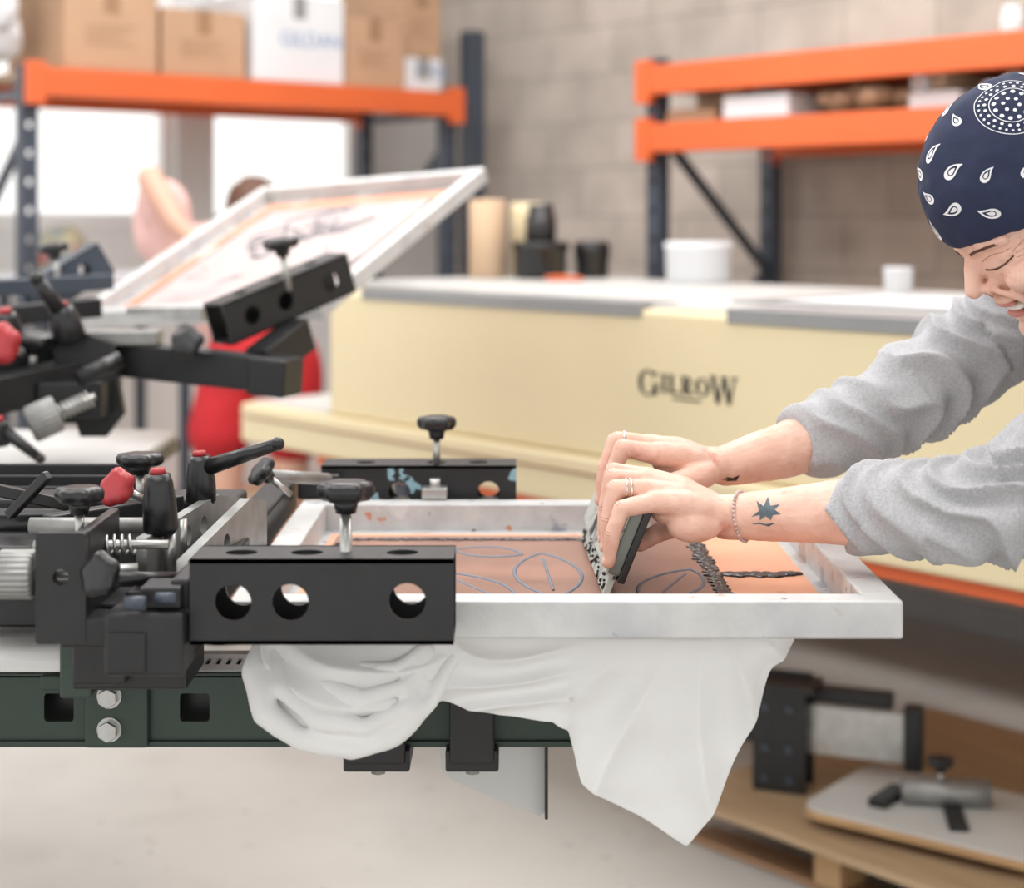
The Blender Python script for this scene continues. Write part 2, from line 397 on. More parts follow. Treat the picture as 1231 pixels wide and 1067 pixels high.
g = group('glass_jar', rot=RA)
for k in range(2): lathe_lobed(g, 'jar_%d' % k, (-2.72+.10*k, 4.25, 1.922), (0, 0, 1), [(.03, 0), (.036, .004), (.036, .06), (.028, .075), (.03, .08), (.03, .09)], 1, 0, M_whitebox, 30)

# ------------------------------------------------------------ conveyor dryer
VF = 2.667
d = group('conveyor_dryer', rot=RA)
box(d, 'cabinet', -3.904, -.9, VF, 3.77, .84, 1.19, M_cream, .012)
box(d, 'rear_cabinet', -4.3, -3.91, 3.0, 3.9, .84, 1.185, M_cream, .01)
box(d, 'rear_top', -4.3, -3.91, 3.0, 3.9, 1.185, 1.198, M_whitetop, .003)
box(d, 'top_sheet', -3.80, -.9, VF+.03, 3.77, 1.19, 1.2, M_whitetop, .002)
box(d, 'top_lip_a', -3.74, -2.66, VF-.006, VF+.12, 1.172, 1.204, M_greytop, .002)
box(d, 'top_lip_b', -2.40, -1.3, VF-.006, VF+.12, 1.172, 1.204, M_greytop, .002)
box(d, 'conveyor_bed', -4.33, -.9, VF-.03, 3.7, .725, .84, M_cream, .01)
box(d, 'bed_top', -4.31, -3.91, VF, 3.0, .84, .848, M_whitetop, .003)
box(d, 'bed_seam', -4.30, -.9, VF-.034, VF-.028, .80, .806, M_kraft, 0)
box(d, 'support_beam', -3.95, -.9, VF-.01, VF+.04, .695, .725, M_orange, .004)
box(d, 'support_beam_rear', -3.95, -.9, 3.6, 3.65, .655, .725, M_orange, .004)
for u in (-3.6, -1.0):
    for v in (VF+.02, 3.6): box(d, 'leg', u-.03, u+.03, v, v+.06, 0, .725, M_slate, .003)
# serif lettering
bm = bmesh.new(); yv = VF-.0015
def quad(pts):
    vs = [bm.verts.new((p[0], yv, p[1])) for p in pts]
    try: bm.faces.new(vs)
    except Exception: pass
def stroke(x0, z0, x1, z1, w): quad([(x0-w/2, z0), (x0+w/2, z0), (x1+w/2, z1), (x1-w/2, z1)])
def serif(x, z, w=.014, t=.003): quad([(x-w/2, z), (x+w/2, z), (x+w/2, z+t), (x-w/2, z+t)])
def arc(cx, cz, rx, rz, a0, a1, thick, thin, n=24):
    for i in range(n):
        q = []
        for k in (0, 1):
            t = math.radians(a0+(a1-a0)*(i+k)/n); w = thin+(thick-thin)*abs(math.cos(t))
            q.append(((cx+rx*math.cos(t), cz+rz*math.sin(t)), (cx+(rx-w)*math.cos(t), cz+(rz-w*.6)*math.sin(t))))
        quad([q[0][0], q[1][0], q[1][1], q[0][1]])
def word(x, z, s):
    big, sm = .062*s, .043*s; t = .012*s; zb = z
    arc(x+.03*s, z+big/2, .032*s, big/2, 40, 330, .015*s, .006*s); stroke(x+.056*s, z+.003, x+.056*s, z+big*.42, .012*s); serif(x+.055*s, z+big*.42, .028*s, .004); stroke(x+.056*s, z+big*.72, x+.056*s, z+big*.97, .005*s)
    x += .075*s
    z2 = z+.012*s
    stroke(x+.008*s, z2, x+.008*s, z2+sm, t); serif(x+.008*s, z2, .02*s); serif(x+.008*s, z2+sm-.003, .02*s); x += .024*s
    stroke(x+.008*s, z2, x+.008*s, z2+sm, t); serif(x+.016*s, z2, .036*s, .005); serif(x+.008*s, z2+sm-.003, .02*s); x += .04*s
    stroke(x+.008*s, z2, x+.008*s, z2+sm, t); serif(x+.008*s, z2, .02*s); serif(x+.006*s, z2+sm-.003, .016*s)
    arc(x+.014*s, z2+sm*.74, .018*s, sm*.27, -90, 90, .011*s, .004*s); stroke(x+.032*s, z2, x+.016*s, z2+sm*.5, t); serif(x+.034*s, z2, .014*s); x += .046*s
    arc(x+.02*s, z2+sm/2, .023*s, sm/2, 0, 360, .013*s, .005*s, 36); x += .046*s
    for (a, b_, w) in ((.006, .022, .013), (.04, .022, .006), (.04, .056, .013), (.072, .056, .006)):
        stroke(x+b_*s, z, x+a*s, z+big, w*s)
    for q in (.006, .04, .072): serif(x+q*s, z+big-.003, .02*s, .004)
    quad([(x-.12*s, zb-.002), (x-.03*s, zb-.002), (x-.03*s, zb+.003), (x-.12*s, zb+.003)])
word(-2.668, .997, .95)
frombm(bm, 'lettering', d, M_blackpl)

# things standing on the dryer
def canister(name, u, v, z, prof, m, parts=()):
    g = group(name, rot=RA)
    lathe_lobed(g, 'body', (u, v, z), (0, 0, 1), prof, 1, 0, m, 40)
    for nm, pr, mm in parts: lathe_lobed(g, nm, (u, v, z), (0, 0, 1), pr, 1, 0, mm, 40)
canister('paper_towel_roll', -4.18, 3.48, 1.199, [(.055, 0), (.06, .004), (.06, .25), (.055, .256)], M_card2, [('core', [(.02, .25), (.02, .258)], M_kraft)])
canister('paper_towel_roll', -4.17, 3.64, 1.199, [(.05, 0), (.054, .004), (.054, .24), (.05, .246)], M_cream, [('core', [(.02, .24), (.02, .248)], M_kraft)])
canister('ink_tub', -4.02, 3.57, 1.199, [(.075, 0), (.085, .01), (.085, .09), (.092, .095), (.092, .115), (.086, .12)], M_blackpl, [('upper_can', [(.045, .12), (.05, .125), (.05, .2), (.042, .205), (.042, .235), (.036, .24)], M_blackpl)])
canister('spray_bottle', -3.97, 3.75, 1.199, [(.05, 0), (.055, .01), (.055, .06), (.06, .065), (.06, .11), (.05, .12)], M_blackpl)
g = group('cleaning_rag', rot=RA); b = Blob()
for i in range(6): b.ell((-3.84+.02*i-.04, 3.50, 1.207), (.03, .03, .008))
b.build('rag', g, M_orange, .005, 2, lambda c: .003*noise.noise(c*40))
g = group('white_bucket', rot=RA); lathe_lobed(g, 'pail', (-3.43, 3.68, 1.201), (0, 0, 1), [(.088, 0), (.096, .01), (.098, .10), (.102, .105), (.102, .12), (.094, .122)], 1, 0, M_whitebox, 40)
g = group('paper_cup', rot=RA); lathe_lobed(g, 'cup', (-2.66, 3.62, 1.201), (0, 0, 1), [(.034, 0), (.036, .002), (.038, .06), (.040, .063), (.036, .065)], 1, 0, M_whitebox, 40)
g = group('sheet_of_film', rot=RA); box(g, 'film', -2.6, -1.9, 2.9, 3.4, 1.2005, 1.206, M_greytop, .001)
box(g, 'print', -2.5, -2.0, 2.95, 3.35, 1.206, 1.208, M_whitebox, 0)

# ------------------------------------------------------------ wood platform with spare parts (bottom right)
g = group('wooden_platform', rot=RA)
box(g, 'plywood_top', -2.62, -.6, 2.70, 3.7, .090, .105, M_wood, .002)
for v in (2.73, 3.2, 3.6): box(g, 'runner', -2.58, -.65, v, v+.09, .0, .014, M_kraft, .003)
for u in (-2.22, -1.5, -.75):
    for v in (2.73, 3.2, 3.6): box(g, 'block', u, u+.07, v, v+.09, .014, .090, M_woodedge, .004)
PZ = .105
g = group('printing_platen', rot=RA)
Mx = Matrix.Translation((-2.06, 2.99, PZ+.032)) @ Matrix.Rotation(math.radians(12), 4, 'Z')
plate(g, 'board_core', rrect(-.27, .27, -.18, .18, .05), [], .016, M_woodedge, Mx)
plate(g, 'board_face', rrect(-.268, .268, -.178, .178, .05), [], .004, M_glassw, Mx @ Matrix.Translation((0, 0, .010)))
for q in (-.2, .2): box(g, 'foot_block', q-.02, q+.02, -.1, .1, -.031, -.008, M_woodedge, .002, Mx)
cyl(g, 'arm_tube', (-.10, -.03, .04), (.06, .06, .04), .028, M_zinc, M=Mx)
box(g, 'cross_bracket', -.02, .02, -.13, .13, .012, .022, M_black, .002, Mx @ Matrix.Rotation(.5, 4, 'Z'))
box(g, 'base_bracket', -.15, -.11, -.09, .03, .012, .03, M_black, .002, Mx)
star_knob(g, 'clamp_knob', tuple(Mx @ V((-.03, .01, .105))), (0, 0, 1), .028, stem=.045)
g = group('press_head_clamp', rot=RA)
Mx = Matrix.Translation((-2.50, 2.86, PZ+.001)) @ Matrix.Rotation(math.radians(28), 4, 'Z')
box(g, 'side_a', 0, .12, 0, .012, .0, .23, M_black, .002, Mx)
box(g, 'side_b', 0, .12, .09, .102, .0, .25, M_black, .002, Mx)
box(g, 'web', .02, .10, .012, .09, .02, .2, M_black, .002, Mx)
box(g, 'top_plate', -.01, .14, -.005, .11, .225, .24, M_black, .002, Mx)
box(g, 'lug', -.05, .0, .02, .06, .10, .22, M_black, .004, Mx)
for z in (.03, .1, .19):
    cyl(g, 'bolt', (.03, -.008, z), (.03, 0, z), .009, M_slate, seg=6, M=Mx)
    cyl(g, 'bolt', (.085, -.008, z), (.085, 0, z), .009, M_slate, seg=6, M=Mx)
box(g, 'flat_bar', .11, .34, .05, .06, .08, .19, M_steel, .002, Mx)
box(g, 'bar_end', .33, .37, .03, .08, .07, .21, M_black, .004, Mx)
box(g, 'top_arm', .02, .30, .07, .11, .19, .225, M_black, .004, Mx)

# ------------------------------------------------------------ SCREEN PRINTING PRESS (world axes, arm runs along X)
P = group('screen_printing_press')
# hub and column (left of view)
cyl(P, 'column', (-1.35, 2.05, .05), (-1.35, 2.05, 1.05), .09, M_green, seg=40)
cyl(P, 'hub_disc', (-1.35, 2.05, .80), (-1.35, 2.05, .875), .34, M_green, seg=60, bevel=.004)
cyl(P, 'head_disc', (-1.35, 2.05, .98), (-1.35, 2.05, 1.04), .30, M_black, seg=60, bevel=.004)
for a in range(3):
    t = a*2*math.pi/3+.5
    beam(P, 'foot_%d' % a, (-1.35, 2.05, .04), (-1.35+.75*math.cos(t), 2.05+.75*math.sin(t), .04), .09, .07, M_green)
# lower platen arm (green channel with square holes)
x0, x1 = -1.1, .075
sq = [rrect(x-.017, x+.017, .024, .056, .004, 3) for x in (-.80, -.662, -.517, -.362, -.262)]
plate(P, 'arm_side_front', [(x0, 0), (x1, 0), (x1, .076), (x0, .076)], sq, .004, M_green, Matrix.Translation((0, 1.90, .800)) @ RX)
plate(P, 'arm_side_back', [(x0, 0), (x1, 0), (x1, .076), (x0, .076)], sq, .004, M_green, Matrix.Translation((0, 2.0, .800)) @ RX)
slots = [rrect(-.405+.012*k, -.400+.012*k, 1.93, 1.955, .002, 2) for k in range(10)]
plate(P, 'arm_top', [(x0, 1.898), (x1, 1.898), (x1, 2.002), (x0, 2.002)], slots, .004, M_green, Matrix.Translation((0, 0, .876)))
plate(P, 'arm_slot_plate', rrect(-.415, -.29, 1.905, 1.975, .003, 2), slots, .002, M_glassw, Matrix.Translation((0, 0, .8795)))
box(P, 'arm_core', x0, x1, 1.935, 1.97, .802, .872, M_blackpl, 0)
box(P, 'arm_end_lip', x0, x1, 1.893, 1.899, .796, .803, M_green, .001)
box(P, 'arm_joint_plate', -.485, -.413, 1.886, 1.897, .797, .878, M_green, .003)
for z in (.857, .819):
    cyl(P, 'arm_bolt', (-.456, 1.872, z), (-.456, 1.886, z), .0115, M_steel, seg=6, bevel=.001)
    cyl(P, 'arm_washer', (-.456, 1.883, z), (-.456, 1.887, z), .014, M_steel)
for x, w in ((-.19, .075), (-.075, .06)):
    box(P, 'platen_clamp', x, x+w, 1.87, 2.02, .775, .80, M_black, .003)
    box(P, 'platen_clamp_cheek', x+.005, x+w-.005, 1.865, 1.895, .785, .9, M_black, .003)
    cyl(P, 'clamp_bolt', (x+w/2, 1.90, .765), (x+w/2, 1.90, .80), .009, M_steel, seg=6)
box(P, 'platen_bracket', -.20, .08, 1.92, 1.98, .878, .93, M_black, .003)
plate(P, 'support_plate', [(-.088, .80), (.040, .80), (.040, .668), (.034, .663), (-.07, .705), (-.088, .72)], [], .01, M_glassw, Matrix.Translation((0, 2.05, 0)) @ RX)
box(P, 'support_plate_edge', .040, .044, 2.03, 2.06, .664, .80, M_blackpl, .001)
box(P, 'support_plate_hanger', -.08, .03, 1.97, 2.05, .795, .805, M_black, .001)
# platen
plate(P, 'platen', rrect(-.25, .30, 1.76, 2.24, .04), [], .02, M_glassw, Matrix.Translation((0, 0, .943)))
plate(P, 'platen_second_station', rrect(-1.45, -.68, 2.75, 3.42, .08), [], .014, M_glassw, Matrix.Translation((0, 0, .955)))
plate(P, 'platen_second_rim', rrect(-1.46, -.672, 2.742, 3.43, .08), [], .02, M_blackpl, Matrix.Translation((0, 0, .937)))
beam(P, 'platen_second_arm', (-1.25, 2.15, .86), (-1.0, 3.1, .86), .09, .075, M_green)
plate(P, 'cover_plate', rrect(-1.1, -.415, 1.805, 2.33, .02), [], .012, M_glassw, Matrix.Translation((0, 0, .912)))
# stop block (green) under the micro registration
box(P, 'green_stop', -.49, -.455, 1.80, 1.87, .878, .945, M_green, .003)
box(P, 'green_stop_base', -.52, -.41, 1.83, 1.90, .878, .895, M_green, .003)
box(P, 'stop_post', -.455, -.40, 1.72, 1.80, .915, 1.0, M_black, .003)
box(P, 'stop_post_foot', -.46, -.34, 1.74, 1.84, .905, .93, M_black, .003)

# --- front clamp (perforated square tube)
M = Matrix.Translation((-.314, 1.62, .983))
perf_tube(P, 'front_clamp', M, .257, .07, .083, [(.042, .041, .018), (.098, .041, .018), (.212, .042, .018)], M_black, top=[(.045, .035, .016), (.11, .035, .016), (.205, .035, .016)])
star_knob(P, 'front_clamp_knob', (-.166, 1.662, 1.126), (0, 0, 1), .027, stem=.07, h=.02)
cyl(P, 'front_clamp_screw', (-.166, 1.662, 1.0), (-.166, 1.662, 1.1), .006, M_steel)
# --- rear clamp
M = Matrix.Translation((-.268, 2.335, .992))
perf_tube(P, 'rear_clamp', M, .274, .07, .058, [(.11, .02, .016), (.235, .02, .016)], M_black, top=[(.06, .035, .014), (.16, .035, .014), (.22, .035, .014)], mf=M_scuffed)
star_knob(P, 'rear_clamp_knob', (-.107, 2.36, 1.107), (0, 0, 1), .026, stem=.065, h=.02)
box(P, 'rear_clamp_pad', -.125, -.09, 2.30, 2.33, 1.009, 1.024, M_steel, .002)
cyl(P, 'rear_clamp_nut', (-.107, 2.315, 1.02), (-.107, 2.315, 1.035), .008, M_steel, seg=6)
# --- cross bar between the clamps and head arm
box(P, 'cross_bar', -.345, -.305, 1.78, 2.36, .985, 1.03, M_black, .004)
box(P, 'cross_bar_front_block', -.335, -.314, 1.63, 1.70, .985, 1.045, M_black, .004)
box(P, 'head_arm', -1.1, -.34, 2.06, 2.14, .985, 1.05, M_black, .005)
for k in range(5): box(P, 'head_rail_%d' % k, -1.1, -.50, 2.15+.02*k, 2.16+.02*k, 1.0+.012*k, 1.02+.012*k, M_black, .002)
box(P, 'clevis_block', -.60, -.40, 1.84, 2.02, .975, 1.035, M_black, .005)
# front-left adjusters
box(P, 'slide_block', -.393, -.316, 1.60, 1.66, .957, 1.018, M_black, .004)
box(P, 'slide_block_mouth', -.389, -.352, 1.597, 1.601, .962, 1.0, M_blackpl, .001)
box(P, 'slide_arm', -.45, -.32, 1.655, 1.70, .97, 1.0, M_black, .004)
box(P, 'adjuster_bracket', -.362, -.322, 1.615, 1.66, 1.018, 1.040, M_black, .003)
cyl(P, 'adjuster_pin', (-.372, 1.60, 1.028), (-.352, 1.60, 1.028), .007, M_slate)
cyl(P, 'adjuster_pin_b', (-.345, 1.612, 1.030), (-.325, 1.612, 1.030), .006, M_slate)
plate(P, 'adjuster_plate', rrect(-.474, -.424, .975, 1.085, .004, 3), [circ(-.449, 1.041, .008)], .012, M_black, Matrix.Translation((0, 1.66, 0)) @ RX)
box(P, 'adjuster_plate_side', -.436, -.424, 1.668, 1.80, .975, 1.085, M_black, .003)
knurl(P, 'silver_thumbwheel', (-.516, 1.67, 1.041), (-.478, 1.67, 1.041), .024)
cyl(P, 'thumbwheel_screw', (-.48, 1.67, 1.041), (-.38, 1.69, 1.041), .007, M_steel)
spring(P, 'spring', (-.466, 1.74, 1.056), (-.395, 1.745, 1.056), .0095, .0018, 9, M_steel)
cyl(P, 'spring_rod', (-.50, 1.74, 1.056), (-.36, 1.745, 1.056), .005, M_steel)
star_knob(P, 'adjuster_knob', (-.4537, 1.745, 1.108), (0, 0, 1), .0245, stem=.055, h=.018)
star_knob(P, 'front_star_knob', (-.402, 1.625, 1.050), (-.5, -.8, .35), .022, stem=.03, lobes=5)
cyl(P, 'star_knob_rod', (-.40, 1.63, 1.045), (-.33, 1.70, 1.03), .007, M_blackpl)
# aluminium cheek plates
Mz = Matrix.Translation((-.392, 1.76, 1.012)) @ Matrix.Rotation(math.radians(80), 4, 'Z')
plate(P, 'cheek_plate', [(0, 0), (.30, 0), (.30, .040), (.22, .058), (.0, .048)], [circ(.12, .028, .011), circ(.17, .03, .011)], .012, M_zinc, Mz @ RX)
Mz2 = Matrix.Translation((-.345, 1.74, 1.0)) @ Matrix.Rotation(math.radians(80), 4, 'Z')
plate(P, 'cheek_plate_inner', [(0, 0), (.26, 0), (.26, .06), (.20, .072), (.0, .04)], [circ(.12, .036, .01)], .012, M_zinc, Mz2 @ RX)
box(P, 'cheek_base', -.40, -.335, 1.72, 2.05, .99, 1.012, M_black, .003)
for y in (1.80, 1.86): cyl(P, 'cap_screw', (-.37, y, 1.012), (-.37, y, 1.062), .007, M_steel, seg=12)
lever(P, 'ratchet_lever', (-.378, 1.79, 1.058), (-.381, 1.79, 1.123), None, .018)
lever(P, 'ratchet_lever_long', (-.366, 1.96, 1.06), (-.368, 1.96, 1.118), (-.272, 1.93, 1.136), .017)
star_knob(P, 'red_star_knob', (-.446, 1.88, 1.094), (-.5, -.7, .4), .022, M_red, stem=.05, lobes=5)
star_knob(P, 'flat_knob', (-.447, 2.0, 1.108), (0, 0, 1), .027, stem=.06, h=.016)
star_knob(P, 'tilted_star_knob', (-.316, 2.1, 1.078), (-.6, -.3, .55), .020, stem=.05, h=.014, lobes=6)
cyl(P, 'tilted_knob_rod', (-.31, 2.12, 1.07), (-.25, 2.25, 1.045), .008, M_zinc)
box(P, 'rear_slide', -.30, -.24, 2.32, 2.335, 1.005, 1.04, M_black, .004)
beam(P, 'link_bar', (-.52, 1.86, 1.055), (-.40, 2.0, 1.055), .02, .022, M_black)
cyl(P, 'link_pin', (-.53, 1.83, 1.06), (-.40, 1.83, 1.06), .009, M_zinc)
box(P, 'lower_link', -.62, -.455, 1.90, 1.96, .93, .975, M_black, .004)
tubecurve(P, 'pivot_shaft', [(-.75, 1.95, 1.04), (-.5, 1.95, 1.04)], .018, M_blackpl)
beam(P, 'toggle_link', (-.58, 1.92, 1.055), (-.53, 1.90, 1.105), .012, .012, M_blackpl)
beam(P, 'toggle_link', (-.62, 1.92, 1.09), (-.50, 1.94, 1.06), .012, .014, M_blackpl)

# --- raised print head (second station), arm heads away from camera
A_, B_, C_, D_ = V((-.849, 3.598, 1.2206)), V((-.609, 4.092, 1.441)), V((-.058, 3.80, 1.48)), V((-.2985, 3.306, 1.2595))
ex = (D_-A_).normalized(); ey = (B_-A_); ey = (ey-ex*ey.dot(ex)).normalized(); ez = ex.cross(ey)
EXT = .15
MF = Matrix((ex, ey, ez)).transposed().to_4x4(); MF.translation = A_-ey*EXT
W2 = (D_-A_).length; L2 = (B_-A_).length+EXT
def screen(name, M, W, L, H, rw, layers):
    g = group(name)
    def fb(nm, a, b, c, d_): box(g, nm, a, b, c, d_, 0, H, M_alu, .0025, M)
    fb('rail_near', 0, W, 0, rw); fb('rail_far', 0, W, L-rw, L); fb('rail_left', 0, rw, rw, L-rw); fb('rail_right', W-rw, W, rw, L-rw)
    plate(g, 'mesh', [(rw, rw), (W-rw, rw), (W-rw, L-rw), (rw, L-rw)], [], .001, M_peach, M @ Matrix.Translation((0, 0, .002)))
    for i, (a, b, c, d_, z, m) in enumerate(layers):
        box(g, 'layer_%d' % i, a, b, c, d_, .0025, .003+z, m, 0, M)
    return g
r = .028
G2 = screen('screen_printing_frame', MF, W2, L2, .035, r,
       [(r, W2-r, r, L2-r, .0005, M_tape), (r+.02, W2-r-.02, r+.02, L2-r-.02, .0007, M_orangeem), (.080, W2-.085, .08, L2-.10, .001, M_ink), (.087, W2-.092, .088, L2-.107, .0015, M_printgrey)])
# faint line drawing printed on the raised mesh
for k in range(9):
    pts = []
    cx, cy = random.uniform(.2, W2-.2), random.uniform(.35, L2-.2); R0 = random.uniform(.03, .08); ph = random.uniform(0, 6)
    for i in range(24):
        t = ph+i*.2; pts.append(MF @ V((cx+R0*math.cos(t)*(1+.3*math.sin(3*t)), cy+R0*1.2*math.sin(t), .0048)))
    tubecurve(G2, 'drawing_line', pts, .0022, M_slate)
# raised head hardware
M, L = basis((-.4865, 2.90, 1.175), (-.285, 3.09, 1.262))
perf_tube(P, 'raised_clamp', M, .285, .06, .075, [(.055, .036, .017), (.13, .036, .017), (.235, .036, .018)], M_black, top=[(.06, .03, .013), (.14, .03, .013), (.22, .03, .013)])
star_knob(P, 'raised_clamp_knob', (-.408, 2.94, 1.352), (-.15, -.1, 1), .030, stem=.085, h=.02)
M, L = basis((-.70, 2.95, 1.150), (-.42, 2.86, 1.130))
box(P, 'raised_arm', 0, L, -.03, .03, -.03, .03, M_black, .004, M)
box(P, 'raised_arm_end', L-.02, L+.05, -.04, .04, -.035, .03, M_black, .005, M)
beam(P, 'raised_arm_link', (-.44, 2.9, 1.14), (-.38, 3.0, 1.19), .05, .06, M_black)
beam(P, 'raised_slide_bar', (-.72, 3.15, 1.215), (-.56, 3.05, 1.222), .03, .025, M_steel)
star_knob(P, 'raised_star_knob', (-.555, 2.84, 1.185), (-.2, -.8, .5), .029, stem=.03, lobes=5)
plate(P, 'raised_side_plate', [(-.80, 1.19), (-.745, 1.02), (-.70, 1.02), (-.67, 1.06), (-.69, 1.18), (-.74, 1.20)], [], .02, M_black, Matrix.Translation((0, 2.88, 0)) @ RX)
plate(P, 'raised_side_plate_b', [(-.86, 1.15), (-.80, 1.03), (-.74, 1.03), (-.70, 1.10), (-.72, 1.17), (-.80, 1.19)], [], .02, M_black, Matrix.Translation((0, 2.98, 0)) @ RX)
beam(P, 'raised_tilt_arm', (-1.3, 2.3, 1.02), (-.72, 2.95, 1.13), .07, .06, M_black)
beam(P, 'raised_tilt_arm_b', (-1.25, 2.5, 1.10), (-.70, 3.05, 1.17), .05, .05, M_black)
beam(P, 'raised_tilt_arm_c', (-1.2, 2.75, 1.20), (-.78, 3.12, 1.23), .05, .035, M_black)
beam(P, 'raised_tilt_arm_d', (-1.2, 2.9, 1.26), (-.80, 3.30, 1.27), .04, .03, M_slate)
knurl(P, 'raised_thumbwheel', (-.79, 2.72, 1.058), (-.745, 2.735, 1.078), .030)
spring(P, 'raised_spring', (-.745, 2.735, 1.078), (-.695, 2.75, 1.10), .013, .002, 7, M_steel)
cyl(P, 'raised_spring_rod', (-.76, 2.73, 1.07), (-.69, 2.755, 1.103), .006, M_steel)
lever(P, 'raised_ratchet', (-.755, 2.85, 1.185), (-.77, 2.84, 1.245), (-.80, 2.80, 1.295), .026)
lever(P, 'raised_ratchet_b', (-.86, 2.85, 1.18), (-.865, 2.84, 1.235), None, .024)
star_knob(P, 'raised_flat_knob', (-.815, 2.85, 1.19), (.2, -.2, 1), .034, stem=.06, h=.022)
star_knob(P, 'raised_red_knob', (-.835, 2.72, 1.19), (-.4, -.8, .3), .036, M_red, stem=.05, lobes=5)
lever(P, 'raised_lever_low', (-.83, 2.70, 1.03), (-.83, 2.69, 1.07), (-.76, 2.68, 1.01), .018)
box(P, 'raised_bracket', -.78, -.62, 2.90, 2.96, 1.175, 1.20, M_zinc, .003)
box(P, 'raised_clevis', -.80, -.69, 2.80, 2.90, 1.06, 1.12, M_black, .004)
cyl(P, 'raised_clevis_pin', (-.72, 2.76, 1.13), (-.66, 2.80, 1.16), .014, M_blackpl)
M, L = basis((-.93, 3.30, 1.20), (-.80, 3.38, 1.29))
perf_tube(P, 'raised_clamp_far', M, .17, .06, .07, [(.04, .036, .014), (.12, .036, .014)], M_slate)
star_knob(P, 'raised_far_knob', (-.905, 3.28, 1.338), (-.15, -.1, 1), .029, stem=.07, h=.02)

# --- front printing frame
FX0, FX1, FY0, FY1, FZ = -.29, .40, 1.70, 2.31, .968
M = Matrix.Translation((FX0, FY0, FZ)); W, Ld = FX1-FX0, FY1-FY0; r = .036
F = screen('screen_printing_frame', M, W, Ld, .039, r, [
    (r, W-r, r, Ld-r, .0003, M_tape),
    (r+.01, W-r-.015, r+.01, Ld-r-.03, .0008, M_peach),
    (r+.02, .525, r+.012, Ld-r-.045, .0013, M_brown)])
# tape and residue on inner faces
box(F, 'rear_tape', r, W-r, Ld-r-.001, Ld-r+.0005, .002, .037, M_tape, 0, M)
box(F, 'right_tape', W-r-.0005, W-r+.001, r, Ld-r, .002, .037, M_tape, 0, M)
box(F, 'rear_top_tape', r*.3, W*.7, Ld-r+.003, Ld-.004, .0385, .0396, M_tape, 0, M)
def inkblob(name, pts, rr, m=M_ink):
    b = Blob()
    for x, y in pts: b.ell((x+random.uniform(-.0015, .0015), y+random.uniform(-.0015, .0015), FZ+.0045), (rr*random.uniform(.6, 1.6), rr*random.uniform(.6, 1.8), .0018*random.uniform(.8, 1.5)))
    b.build(name, F, m, .0012, 1)
inkblob('ink_line_rear', [(-.21+.003*i, 2.2-.0) for i in range(108)], .0036)
inkblob('ink_line_left', [(-.225, 1.80+.004*i) for i in range(95)], .004)
inkblob('ink_ridge_right', [(.238+.008*noise.noise(V((i*.2, 0, 0)))+.003*math.sin(i), 1.80+.003*i) for i in range(132)], .0045)
inkblob('ink_film_right', [(.244+random.uniform(-.004, .004), 1.80+.003*i) for i in range(132)], .0035)
inkblob('ink_smear', [(.25+.0028*i, 1.99+.006*noise.noise(V((i*.3, 5, 0)))) for i in range(34)], .0075)
inkblob('ink_smear_b', [(.265+.0028*i, 1.985+.012*noise.noise(V((i*.4, 9, 0)))) for i in range(18)], .009)
def leaf(cx, cy, a, b_, ang, vein=True):
    pts = []
    for i in range(40):
        t = 2*math.pi*i/40; x = a*math.cos(t); y = b_*math.sin(t)*(1-.25*abs(math.cos(t)))
        pts.append((cx+x*math.cos(ang)-y*math.sin(ang), cy+x*math.sin(ang)+y*math.cos(ang), FZ+.0034))
    tubecurve(F, 'leaf_outline', pts, .0026, M_leaf, True)
    if vein: tubecurve(F, 'leaf_vein', [(cx-b_*.9*math.sin(ang)*q-.0, cy+b_*.9*math.cos(ang)*q, FZ+.0034) for q in (-.8, 0, .8)], .0022, M_leaf)
leaf(.043, 1.99, .040, .12, .05); leaf(-.045, 1.92, .036, .09, .5); leaf(-.12, 2.05, .03, .07, -.4, False); leaf(.185, 1.93, .035, .09, -.35); leaf(-.03, 2.12, .03, .045, 1.2, False)

# ------------------------------------------------------------ squeegee
S = group('squeegee')
sb = V((.105, 1.862, .974)); sy = V((-.03, 1, 0)).normalized(); sd = V((.37, 0, .93)); sd = (sd-sy*sd.dot(sy)).normalized(); sn = sy.cross(sd)
if sn.x > 0: sn = -sn
Ms = Matrix((sy, sd, sn)).transposed().to_4x4(); Ms.translation = sb   # local x along blade, y=up, z=front
box(S, 'blade', .006, .335, 0, .05, -.004, .004, M_blade, .001, Ms)
box(S, 'handle', .0, .34, .026, .112, -.006, .0085, M_squeegee, .003, Ms, 3)
box(S, 'handle_back', -.001, .341, .020, .108, -.014, -.005, M_blackpl, .002, Ms, 3)
box(S, 'handle_face', .001, .339, .024, .10, .0075, .0100, M_blade, .001, Ms, 2)
b = Blob()
for i in range(60):
    b.ell(tuple(Ms @ V((random.uniform(.01, .33), random.betavariate(1, 3)*.05+.003, .005))), (.002, random.uniform(.001, .0035), random.uniform(.001, .0035)))
b.build('ink_on_blade', S, M_ink, .0012, 1)

